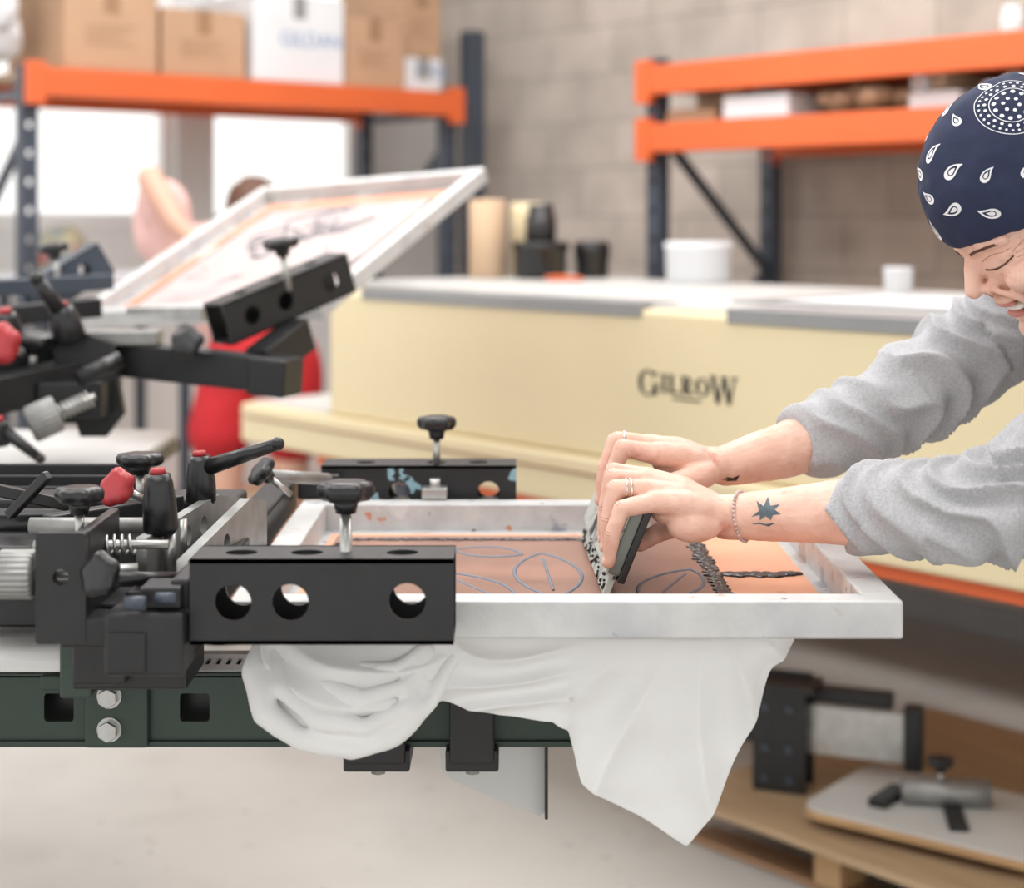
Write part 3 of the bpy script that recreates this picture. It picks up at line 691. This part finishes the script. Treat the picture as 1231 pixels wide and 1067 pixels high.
# ------------------------------------------------------------ white T-shirt on platen
hem = [(-.262, .945), (-.257, .915), (-.248, .878), (-.2136, .849), (-.161, .843), (-.118, .856), (-.0935, .880), (-.074, .893), (-.0135, .876), (.043, .871), (.0605, .858), (.072, .804), (.126, .769), (.185, .732), (.2145, .778), (.252, .861), (.2736, .921), (.300, .950)]
def hemz(x):
    for (a, za), (b_, zb) in zip(hem, hem[1:]):
        if a <= x <= b_: return za+(zb-za)*(x-a)/(b_-a)
    return .95
g = group('white_t_shirt')
bm = bmesh.new(); nx, nz = 260, 70; grid = []
top = .9615
def ridge(x): return 1-abs(math.sin(x))
def shirt(x, s):
    hz = hemz(x); z = top+(hz-top)*s
    lb = math.exp(-((x+.17)/.085)**2)
    rho1 = math.hypot((x+.13)*.8, (z-.985)*1.6); rho2 = math.hypot((x-.01)*.75, (z-1.0)*1.5)
    env = min(1, s*4)
    y = 1.742-.050*lb*math.sin(math.pi*min(1, s*.9+.05))**.7
    w1 = 1/(1+math.exp((x+.075)/.012)); w3 = 1/(1+math.exp(-(x-.06)/.012)); w2 = max(0, 1-w1-w3)
    f1 = .012*ridge(rho1*70+1.8*noise.noise(V((x*9, z*12, 0))))-.006
    f2 = .013*ridge(rho2*70+2.2*noise.noise(V((x*9, z*12, 3))))-.005
    ang = math.atan2(x-.20, 1.02-z)
    f3 = .022*(ridge(ang*7.5+1.3*noise.noise(V((x*6, z*5, 7))))-.5)*min(1, s*1.6)+.010*noise.noise(V((x*13, z*8, 1)))
    y -= env*(w1*f1+w2*f2+w3*f3)+.004*noise.noise(V((x*22, z*22, 5)))*env
    y += .012*w3*s
    return V((x, y, z))
for j in range(nz+1):
    row = []
    for i in range(nx+1):
        x = -.262+.562*i/nx; row.append(bm.verts.new(shirt(x, j/nz)))
    grid.append(row)
toprow = []
for k in range(12):
    yy = 1.745+.5*(k+1)/12
    toprow.append([bm.verts.new((-.262+.562*i/nx, yy, .9605+.0025*noise.noise(V((i*.05, yy*9, 2))))) for i in range(nx+1)])
back = []
for k in range(8):
    s = (k+1)/8
    back.append([bm.verts.new((-.262+.562*i/nx, 2.252+.012*math.sin(i*.18)*s, .958-(.07+.05*math.sin(i*.02))*s)) for i in range(nx+1)])
rows = list(reversed(grid))+toprow+back
for a, b_ in zip(rows, rows[1:]):
    for i in range(nx): bm.faces.new((a[i], a[i+1], b_[i+1], b_[i]))
o = frombm(bm, 'cloth', g, M_cloth, True)
sm = o.modifiers.new('sm', 'SMOOTH'); sm.iterations = 3; sm.factor = .5
so = o.modifiers.new('sol', 'SOLIDIFY'); so.thickness = .0015
# folded sleeve hanging at the left end : nested swags
b = Blob()
b.chain([(-.258, 1.76, .957, .010), (-.266, 1.738, .925, .013), (-.254, 1.718, .887, .014), (-.216, 1.706, .864, .013), (-.165, 1.700, .858, .013), (-.12, 1.705, .868, .012), (-.085, 1.722, .900, .010), (-.06, 1.74, .94, .007)])
b.chain([(-.25, 1.745, .952, .009), (-.238, 1.716, .915, .011), (-.20, 1.698, .889, .011), (-.15, 1.694, .880, .010), (-.108, 1.708, .897, .009), (-.085, 1.738, .94, .006)])
b.chain([(-.225, 1.748, .955, .007), (-.20, 1.712, .922, .009), (-.155, 1.698, .905, .009), (-.112, 1.708, .918, .008), (-.085, 1.735, .948, .005)])
b.chain([(-.19, 1.75, .957, .006), (-.16, 1.715, .935, .008), (-.12, 1.710, .936, .007), (-.09, 1.735, .952, .005)])
b.build('folded_sleeve', g, M_cloth, .0028, 10, lambda c: .0045*noise.noise(c*20)+.0012*noise.noise(c*60))

# ------------------------------------------------------------ PERSON
H = group('printing_person')
th = math.radians(40); yaw = math.radians(6)
f = V((-math.cos(th), 0, -math.sin(th))); u = V((-math.sin(th), 0, math.cos(th))); s_ = u.cross(f)
MH = Matrix((f, s_, u)).transposed().to_4x4()
MH = Matrix.Translation((.578, 1.90, 1.452)) @ Matrix.Rotation(yaw, 4, 'Z') @ MH
# near (left) arm + hand
def arm_near():
    b = Blob()
    b.chain([(.245, 1.895, 1.058, .0255), (.30, 1.882, 1.062, .0295), (.37, 1.85, 1.072, .037), (.515, 1.74, 1.092, .043)])
    b.ell((.235, 1.897, 1.060), (.03, .030, .022))
    mc = [((.158, 1.866, 1.080), .0125, 1.880), ((.152, 1.886, 1.090), .013, 1.888), ((.152, 1.908, 1.096), .0135, 1.900), ((.158, 1.930, 1.096), .0135, 1.912)]
    for (p, rr, y0) in mc:
        b.chain([(.235, y0, 1.062, .018), ((p[0]+.235)/2, (p[1]+y0)/2, (p[2]+1.064)/2+.004, .0165), (*p, rr)])
    b.ell((.192, 1.896, 1.066), (.036, .036, .021))
    b.ell((.205, 1.872, 1.053), (.032, .017, .020))
    F_ = [
     [(.158, 1.866, 1.080, .0116), (.122, 1.857, 1.074, .0098), (.112, 1.856, 1.046, .0087), (.108, 1.860, 1.014, .0077)],
     [(.152, 1.886, 1.090, .0120), (.117, 1.880, 1.092, .0106), (.110, 1.878, 1.058, .0093), (.107, 1.881, 1.026, .0080)],
     [(.152, 1.908, 1.096, .0122), (.116, 1.904, 1.102, .0107), (.108, 1.902, 1.066, .0094), (.106, 1.904, 1.032, .0082)],
     [(.158, 1.930, 1.096, .0120), (.118, 1.927, 1.105, .0104), (.110, 1.925, 1.070, .0092), (.107, 1.926, 1.038, .0080)]]
    for c in F_: b.chain(c)
    b.chain([(.222, 1.918, 1.055, .018), (.196, 1.942, 1.042, .0145), (.172, 1.950, 1.030, .0115), (.150, 1.946, 1.018, .0095)])
    return b, F_
def arm_far():
    b = Blob()
    b.chain([(.262, 2.03, 1.096, .0255), (.34, 2.05, 1.113, .034), (.50, 2.10, 1.165, .043)])
    b.ell((.245, 2.028, 1.098), (.03, .03, .022))
    mc = [((.172, 1.988, 1.117), .0135, 2.015), ((.164, 2.010, 1.124), .0135, 2.024), ((.164, 2.032, 1.122), .013, 2.034), ((.170, 2.052, 1.115), .0125, 2.042)]
    for (p, rr, y0) in mc: b.chain([(.248, y0, 1.096, .018), ((p[0]+.248)/2, (p[1]+y0)/2, (p[2]+1.096)/2+.004, .0165), (*p, rr)])
    b.ell((.206, 2.022, 1.102), (.036, .036, .021))
    F_ = [
     [(.172, 1.988, 1.117, .0122), (.132, 1.985, 1.124, .0108), (.118, 1.984, 1.090, .0095), (.112, 1.984, 1.058, .0082)],
     [(.164, 2.010, 1.124, .0122), (.126, 2.008, 1.130, .0108), (.112, 2.007, 1.095, .0095), (.108, 2.006, 1.058, .0082)],
     [(.164, 2.032, 1.122, .0118), (.127, 2.031, 1.126, .0104), (.114, 2.030, 1.092, .009), (.110, 2.029, 1.058, .0078)],
     [(.170, 2.052, 1.115, .011), (.138, 2.054, 1.116, .0094), (.120, 2.054, 1.090, .0083), (.114, 2.052, 1.064, .0074)]]
    for c in F_: b.chain(c)
    b.chain([(.232, 2.002, 1.092, .018), (.205, 1.975, 1.085, .0145), (.176, 1.962, 1.082, .0120), (.158, 1.962, 1.066, .0098)])
    return b, F_
def skindisp(c): return .0007*noise.noise(c*90)+.0012*noise.noise(c*35)
bn, FN = arm_near(); near = bn.build('left_arm_and_hand', H, M_skin, .0018, 3, skindisp)
bf, FF = arm_far(); far = bf.build('right_arm_and_hand', H, M_skin, .0018, 3, skindisp)
tn, tf = bvh_of(near), bvh_of(far)
def nails(chains, tree):
    for c in chains:
        a, t = V(c[2][:3]), V(c[3][:3]); d_ = (t-a).normalized(); rr = c[3][3]
        n = V((-1, -.15, .25)); n = (n-d_*n.dot(d_)).normalized()
        p = t+n*(rr*.72)-d_*.001; x = d_.cross(n)
        R_ = Matrix((x, d_, n)).transposed().to_4x4()
        bm = bmesh.new(); bmesh.ops.create_icosphere(bm, subdivisions=3, radius=1, matrix=Matrix.Translation(p) @ R_ @ Matrix.Diagonal((rr*.62, rr*.8, rr*.32, 1)))
        frombm(bm, 'fingernail', H, M_nail, True)
nails(FN, tn); nails(FF, tf)
# knuckle creases : short arcs across the back of each finger joint
def creases(chains, tree):
    for c in chains:
        for k in (1, 2):
            p = V(c[k][:3]); d0 = (V(c[k][:3])-V(c[k-1][:3])).normalized(); d1 = (V(c[k+1][:3])-p).normalized(); d_ = (d0+d1).normalized()
            out = (d0-d1).normalized(); side = d_.cross(out).normalized(); rr = c[k][3]
            for off in (-.0022, .0012):
                pts = []
                for i in range(7):
                    a = (i/6-.5)*1.3; dirn = (out*math.cos(a)+side*math.sin(a)).normalized()
                    h = tree.ray_cast(p+d_*off+dirn*.03, -dirn)
                    if h[0] is not None and (h[0]-p).length < rr*1.8: pts.append(h[0]+dirn*.00002)
                if len(pts) > 3: tubecurve(H, 'knuckle_crease', pts, .00035, M_crease)
creases(FN, tn); creases(FF, tf)
def ring(name, a, b_, tfrac, rr, thick, m):
    a, b_ = V(a[:3]), V(b_[:3]); p = a.lerp(b_, tfrac); Mr = Matrix.Translation(p) @ zto(b_-a)
    tubecurve(H, name, [Mr @ V((rr*math.cos(t), rr*math.sin(t), 0)) for t in [2*math.pi*i/32 for i in range(32)]], thick, m, True)
ring('wedding_ring', FN[1][0], FN[1][1], .55, .0121, .0016, M_gold)
ring('ring_band', FN[1][0], FN[1][1], .70, .0118, .0011, M_gold)
ring('ring_far_hand', FF[1][0], FF[1][1], .8, .0121, .0016, M_gold)
# bead bracelet
ax = (V((.30, 1.882, 1.062))-V((.245, 1.895, 1.058))).normalized(); cc = V((.262, 1.892, 1.0595))
R_ = zto(ax); bm = bmesh.new()
for i in range(38):
    t = 2*math.pi*i/38; dirn = (R_ @ V((math.cos(t), math.sin(t), .22*math.sin(t+.6)))).normalized()
    hit = tn.ray_cast(cc+dirn*.08, -dirn)
    p = (hit[0] if hit[0] else cc+dirn*.028)+dirn*.0018
    bmesh.ops.create_icosphere(bm, subdivisions=2, radius=.0021, matrix=Matrix.Translation(p))
frombm(bm, 'bead_bracelet', H, M_bead, True)
# tattoos projected on the forearm skin
def decal(name, polys, org, e1, e2, dirn, tree, m, off=.0004):
    bm = bmesh.new(); org, e1, e2, dirn = V(org), V(e1), V(e2), V(dirn).normalized()
    for poly in polys:
        c = (sum(p[0] for p in poly)/len(poly), sum(p[1] for p in poly)/len(poly))
        cv = bm.verts.new((*c, 0)); vs = [bm.verts.new((x, y, 0)) for x, y in poly]
        for i in range(len(vs)): bm.faces.new((cv, vs[i], vs[(i+1) % len(vs)]))
    bmesh.ops.subdivide_edges(bm, edges=bm.edges, cuts=3, use_grid_fill=True)
    for v in bm.verts:
        p = org+e1*v.co.x+e2*v.co.y
        h = tree.ray_cast(p-dirn*.12, dirn)
        v.co = (h[0]-dirn*off) if h[0] else p
    return frombm(bm, name, H, m, True)
# bird: raised wing, swept wing, body, forked tail
st = [(-.012, .013), (-.003, .007), (.003, .018), (.006, .008), (.018, .011), (.011, .004), (.019, -.001), (.009, -.003), (.006, -.010), (.000, -.005), (-.008, -.011), (-.008, -.004), (-.019, -.007), (-.009, .001)]
st = [(x*.86, y*.86) for x, y in st]
tail = [(-.016, -.0145), (-.007, -.0115), (.002, -.014), (.010, -.0115), (.003, -.016), (-.007, -.0135)]
decal('bird_tattoo', [st, tail], (.285, 1.87, 1.070), (1, 0, 0), (0, 0, 1), (.12, 1, 0), tn, M_tattoo)
decal('small_tattoo', [[(-.010, 0), (-.004, .003), (.006, .001), (.012, .005), (.008, -.003), (-.003, -.003)]], (.262, 2.0, 1.083), (1, 0, 0), (0, 0, 1), (.12, 1, 0), tf, M_ink)

# head
b = Blob()
b.ell((0, 0, 0), (.106, .079, .098), MH)
b.ell((.045, 0, -.060), (.066, .060, .075), MH)
b.ell((.085, 0, -.010), (.028, .052, .030), MH)
b.ell((.045, 0, -.110), (.056, .048, .046), MH)
b.ell((.095, 0, -.148), (.020, .024, .018), MH)
b.chain([(.103, 0, -.040, .010), (.120, 0, -.060, .010), (.1275, 0, -.071, .0105)], MH)
for q in (-1, 1):
    b.ell((.112, .011*q, -.078), (.011, .009, .008), MH)
    b.ell((.079, .042*q, -.082), (.027, .023, .022), MH)
    b.ell((.084, .033*q, -.051), (.0125, .017, .011), MH)
    b.chain([(.103, .012*q, -.034, .007), (.098, .033*q, -.028, .0075), (.080, .052*q, -.034, .0065)], MH)
    b.chain([(.112, .020*q, -.084, .004), (.102, .034*q, -.100, .005), (.094, .038*q, -.116, .005)], MH)
    b.ell((-.012, .079*q, -.045), (.020, .008, .032), MH)
b.ell((.103, 0, -.100), (.012, .026, .008), MH)
b.ell((.098, 0, -.128), (.012, .022, .008), MH)
b.chain([(-.04, 0, -.08, .056), (-.075, 0, -.155, .058)], MH)
MHi = MH.inverted()
def facedisp(c):
    q = MHi @ c; d_ = skindisp(c)
    y = abs(q.y)
    if -.034 > q.z > -.075 and y > .047 and q.x > .03:   # crow's feet
        d_ -= .0008*max(0, math.sin((q.z+.05)*900+(y-.05)*260))
    if q.z > -.075 and q.z < -.058 and .018 < y < .05 and q.x > .06:  # under-eye folds
        d_ -= .0006*max(0, math.sin(q.z*1100+y*120))
    return d_
face = b.build('head_and_neck', H, M_skin, .0020, 3, facedisp)
tface = bvh_of(face)
def hobj(name, c, r_, m, R=None):
    bm = bmesh.new(); T_ = MH @ Matrix.Translation(c)
    if R is not None: T_ = T_ @ R
    bmesh.ops.create_icosphere(bm, subdivisions=3, radius=1, matrix=T_ @ Matrix.Diagonal((*r_, 1))); return frombm(bm, name, H, m, True)
hobj('teeth', (.101, 0, -.114), (.008, .024, .0065), M_teeth)
hobj('upper_lip', (.108, 0, -.1055), (.007, .026, .0035), M_lip)
hobj('lower_lip', (.105, 0, -.1225), (.007, .023, .004), M_lip)
def faceline(name, pts, r, m):
    """line on the face: local (side, up) points projected straight back onto the skin"""
    out = []
    dd = (MH.to_3x3() @ V((-1, 0, 0))).normalized()
    for (y, z) in pts:
        h = tface.ray_cast(MH @ V((.25, y, z)), dd)
        if h[0] is not None: out.append(h[0]-dd*r*.3)
    if len(out) > 2: tubecurve(H, name, out, r, m)
for q in (-1, 1):
    faceline('eyelashes', [((.034+.015*t)*q, -.0565-.004*(1-t*t)) for t in [i/6-1 for i in range(13)]], .0011, M_hair)
    faceline('lid_fold', [((.034+.015*t)*q, -.0470+.003*(1-t*t)) for t in [i/6-1 for i in range(13)]], .0005, M_crease)
    for k in (-.0012, .0, .0012):
        faceline('eyebrow', [((.033+.018*t)*q, -.0335+k+.003*(1-t*t)) for t in [i/6-1 for i in range(13)]], .0007, M_hair)
    for k in range(3):
        faceline('crow_foot', [((.050+.010*t)*q, -.052-.004*k-(k-1)*.006*t) for t in [i/6 for i in range(7)]], .0004, M_crease)
    faceline('smile_line', [((.017+.021*t)*q, -.080-.036*t) for t in [i/8 for i in range(9)]], .0006, M_crease)
    faceline('smile_line_outer', [((.040+.008*t)*q, -.096-.020*t) for t in [i/8 for i in range(9)]], .0004, M_crease)
# bandana
bm = bmesh.new(); bmesh.ops.create_icosphere(bm, subdivisions=6, radius=1, matrix=Matrix.Diagonal((.117, .0895, .108, 1)))
cut = lambda c: c.z-(-.022+.28*(c.x-.118))
bmesh.ops.delete(bm, geom=[v for v in bm.verts if cut(v.co) < 0], context='VERTS')
for v in bm.verts:
    n = v.co.normalized(); e = max(0, 1-cut(v.co)/.02)
    v.co += n*(.0022*noise.noise(v.co*28)+.0014*noise.noise(v.co*60)+.0016*math.sin(cut(v.co)*330)*e)
    v.co -= n*.004*e*e
bmesh.ops.transform(bm, matrix=MH, verts=bm.verts)
band = frombm(bm, 'bandana', H, M_navy, True)
so = band.modifiers.new('s', 'SOLIDIFY'); so.thickness = .0025; so.offset = -1
tb = bvh_of(band)
hobj('bandana_knot', (-.125, 0, -.045), (.024, .03, .02), M_navy)
for q in (-1, 1):
    hobj('bandana_tail', (-.145, .018*q, -.085), (.008, .014, .04), M_navy, Matrix.Rotation(.25*q, 4, 'X'))
# white prints on bandana
bm = bmesh.new()
hc = MH.translation
def proj(dl, t1, t2, x, y):
    p = hc+dl*.2+t1*x+t2*y
    h = tb.ray_cast(p, -(p-hc).normalized())
    return (h[0]+(p-hc).normalized()*.0006) if h[0] is not None else None
def pstrip(dl, ang, outer, inner, sc):
    dl = dl.normalized(); t1 = dl.cross(V((0, 0, 1))).normalized(); t2 = t1.cross(dl)
    a1 = t1*math.cos(ang)+t2*math.sin(ang); a2 = -t1*math.sin(ang)+t2*math.cos(ang)
    o_ = [proj(dl, a1, a2, x*sc, y*sc) for x, y in outer]
    if inner is None:
        if any(p is None for p in o_): return
        bm.faces.new([bm.verts.new(p) for p in o_]); return
    i_ = [proj(dl, a1, a2, x*sc, y*sc) for x, y in inner]
    n = len(o_)
    if any(p is None for p in o_+i_): return
    vo = [bm.verts.new(p) for p in o_]; vi = [bm.verts.new(p) for p in i_]
    for k in range(n): bm.faces.new((vo[k], vo[(k+1) % n], vi[(k+1) % n], vi[k]))
def paisley(k=1.0, n=28):
    pts = []
    for i in range(n):
        t = 2*math.pi*i/n; x = math.cos(t); y = .66*math.sin(t)*math.sin(t/2)**1.2
        x *= k; y *= k; y += .35*max(0, x)**2; pts.append((x, y))
    return pts
ga = math.pi*(3-math.sqrt(5)); NP = 76
for i in range(NP):
    z = 1-2*(i+.5)/NP; rr = math.sqrt(1-z*z); t = ga*i
    dl = V((rr*math.cos(t), rr*math.sin(t), z))
    lc = V((dl.x*.117, dl.y*.0895, dl.z*.108))
    if cut(lc) < .014: continue
    if (lc-V((-.02, .06, .075))).length < .052: continue
    wd = MH.to_3x3() @ lc
    an = random.uniform(-.6, .6)+(0 if i % 2 else 1.8)
    sc = .0245*(1 if i % 3 else .85)
    pstrip(wd, an, paisley(1), paisley(.62), sc)
    pstrip(wd, an, [(x-.12, y) for x, y in paisley(.40, 14)], None, sc)
cen = MH.to_3x3() @ V((-.02, .06, .075))
for R0, nn, sz in ((.034, 20, .0028), (.042, 30, .0022), (.022, 12, .0035), (.010, 6, .003)):
    for i in range(nn):
        t = 2*math.pi*i/nn
        pstrip(cen, 0, [(R0*1.7*math.cos(t)+sz*1.5*math.cos(q), R0*1.7*math.sin(t)+sz*1.5*math.sin(q)) for q in [2*math.pi*k/8 for k in range(8)]], None, 1)
for R0 in (.0475, .028):
    n = 90
    pstrip(cen, 0, [(R0*1.75*math.cos(2*math.pi*k/n), R0*1.75*math.sin(2*math.pi*k/n)) for k in range(n)], [((R0*1.75-.0022)*math.cos(2*math.pi*k/n), (R0*1.75-.0022)*math.sin(2*math.pi*k/n)) for k in range(n)], 1)
frombm(bm, 'bandana_paisley_print', H, M_white, True)

# sweatshirt
b = Blob()
NS = [(.372, 1.853, 1.072, .0425), (.405, 1.83, 1.078, .050), (.46, 1.78, 1.086, .053), (.53, 1.735, 1.098, .057), (.62, 1.735, 1.19, .066), (.71, 1.765, 1.285, .082)]
FS = [(.352, 2.053, 1.119, .041), (.385, 2.064, 1.129, .049), (.43, 2.078, 1.142, .054), (.50, 2.10, 1.172, .059), (.60, 2.13, 1.237, .063), (.70, 2.12, 1.305, .080)]
b.chain(NS, cap0=False); b.chain(FS, cap0=False)
b.chain([(.70, 1.77, 1.29, .078), (.70, 1.94, 1.33, .085), (.70, 2.11, 1.31, .078)])
b.ell((.76, 1.94, 1.22), (.13, .185, .15)); b.ell((.84, 1.94, 1.10), (.13, .165, .15)); b.ell((.90, 1.94, .97), (.13, .165, .13))
b.chain([(.665, 1.94, 1.365, .068), (.70, 1.94, 1.32, .09)])
def polydist(c, ch):
    best = 9; bt = 0; acc = 0
    for a, b_ in zip(ch, ch[1:]):
        a = V(a[:3]); b_ = V(b_[:3]); ab = b_-a; t = max(0, min(1, (c-a).dot(ab)/ab.length_squared)); dd = (c-a-ab*t).length
        if dd < best: best = dd; bt = acc+t*ab.length
        acc += ab.length
    return best, bt
def sleeve(c):
    d1, t1 = polydist(c, NS); d2, t2 = polydist(c, FS); d_, t = (d1, t1) if d1 < d2 else (d2, t2)
    if d_ > .13: return .006*noise.noise(c*9)
    w = noise.noise(c*11)*2.6+noise.noise(c*5)*2.4
    fold = math.sin(t*52+w*1.8+c.z*34)
    amp = .0080*math.exp(-((t-.20)/.10)**2)+.0030*math.exp(-(t/.05)**2)+.0026
    return amp*(1-abs(fold))*1.8-amp*.7+.0026*noise.noise(c*16)
sw = b.build('sweatshirt', H, M_fleece, .0040, 4, sleeve)
# trousers and shoes
b = Blob()
b.ell((.93, 1.94, .90), (.12, .165, .12))
for q in (-1, 1):
    b.chain([(.94, 1.94+.085*q, .88, .088), (.93, 1.94+.10*q, .50, .062), (.98, 1.94+.11*q, .10, .052)])
b.build('jeans', H, M_denim, .009, 4, lambda c: .004*noise.noise(c*14))
for q in (-1, 1):
    b = Blob(); y = 1.94+.11*q
    b.ell((.97, y, .055), (.05, .045, .055)); b.ell((.88, y, .04), (.09, .045, .04)); b.ell((.82, y, .035), (.05, .042, .035))
    b.build('shoe', H, M_shoe, .006, 4)

# ------------------------------------------------------------ background person
Q = group('background_person', (-.14, .90, 0))
b = Blob(); hx, hy, hz_ = -.715, 4.62, 1.405
b.ell((hx, hy, hz_), (.085, .095, .11)); b.ell((hx+.02, hy-.06, hz_-.05), (.06, .05, .07)); b.ell((hx+.02, hy-.11, hz_-.03), (.014, .02, .02))
b.chain([(hx-.01, hy+.02, hz_-.08, .05), (hx-.04, hy+.03, hz_-.16, .055)])
b.chain([(-.98, 4.60, 1.35, .048), (-1.04, 4.52, 1.525, .042), (-.94, 4.44, 1.38, .034), (-.89, 4.42, 1.33, .026)])
b.ell((-.87, 4.42, 1.31), (.035, .02, .03))
for i in range(4): b.chain([(-.87+.008*i, 4.41, 1.305, .010), (-.85+.012*i, 4.40, 1.27+.004*i, .008), (-.835+.012*i, 4.40, 1.25, .007)])
for q in (-1, 1): b.chain([(-.70+.10*q, 4.66, .80, .075), (-.71+.11*q, 4.64, .50, .06), (-.71+.12*q, 4.68, .10, .045)])
b.build('body_skin', Q, M_skinb, .007, 4)
b = Blob()
b.ell((hx, hy-.005, hz_+.022), (.095, .105, .11)); b.ell((hx+.0, hy+.1, hz_+.06), .05)
b.build('hair', Q, M_hair, .007, 3, lambda c: .006*noise.noise(c*40))
b = Blob()
b.chain([(-.96, 4.63, 1.27, .09), (-.79, 4.66, 1.30, .09), (-.62, 4.66, 1.26, .07)])
b.ell((-.80, 4.68, 1.15), (.17, .11, .18)); b.chain([(-.98, 4.61, 1.29, .07), (-1.03, 4.55, 1.46, .06)])
b.ell((-1.02, 4.62, 1.38), (.10, .06, .15)); b.chain([(-.60, 4.65, 1.25, .06), (-.55, 4.56, 1.12, .045), (-.56, 4.45, 1.05, .03)])
b.build('pink_shirt', Q, M_pink, .009, 4, lambda c: .008*noise.noise(c*14))
b = Blob()
b.ell((-.70, 4.68, .93), (.19, .13, .15))
for q in (-1, 1): b.chain([(-.70+.095*q, 4.68, .90, .11), (-.71+.12*q, 4.64, .68, .105)])
b.build('red_shorts', Q, M_redcl, .01, 4, lambda c: .006*noise.noise(c*12))
for q in (-1, 1):
    b = Blob(); b.ell((-.71+.12*q, 4.62, .045), (.045, .11, .045)); b.build('shoe', Q, M_shoe, .008, 3)

# ------------------------------------------------------------ lights and world
w = bpy.data.worlds.new('daylight'); scene.world = w; w.use_nodes = True
bg = w.node_tree.nodes['Background']; bg.inputs[0].default_value = (1, .985, .96, 1); bg.inputs[1].default_value = 1.38
def area(name, loc, rot, sx, sy, power, c=(1, 1, 1)):
    l = bpy.data.lights.new(name, 'AREA'); l.shape = 'RECTANGLE'; l.size = sx; l.size_y = sy; l.energy = power; l.color = c
    o = bpy.data.objects.new(name, l); col.objects.link(o); o.location = loc; o.rotation_euler = rot; return o
area('ceiling_light', (-.6, 1.4, 3.5), (0, 0, RA), 2.6, 1.6, 54, (1, .99, .98))
area('ceiling_light', (.0, 4.4, 3.5), (0, 0, RA), 3.6, 1.6, 110, (1, .99, .98))
area('ceiling_light', (2.4, 2.6, 3.5), (0, 0, RA), 2.0, 1.4, 34, (1, .99, .98))
area('ceiling_light', (-2.6, 3.6, 3.5), (0, 0, RA), 2.0, 1.6, 60, (1, .99, .98))

# ------------------------------------------------------------ camera
cam = bpy.data.cameras.new('camera'); co = bpy.data.objects.new('camera', cam); col.objects.link(co)
co.location = (0, 0, 1.4); co.rotation_euler = (math.pi/2, 0, 0)
cam.sensor_fit = 'HORIZONTAL'; cam.sensor_width = 36; cam.lens = 36*2000/1231
cam.shift_y = -(533.5-260)/1231
cam.dof.use_dof = True; cam.dof.focus_distance = 1.88; cam.dof.aperture_fstop = 3.0
cam.clip_start = .05
scene.camera = co
scene.view_settings.view_transform = 'Standard'
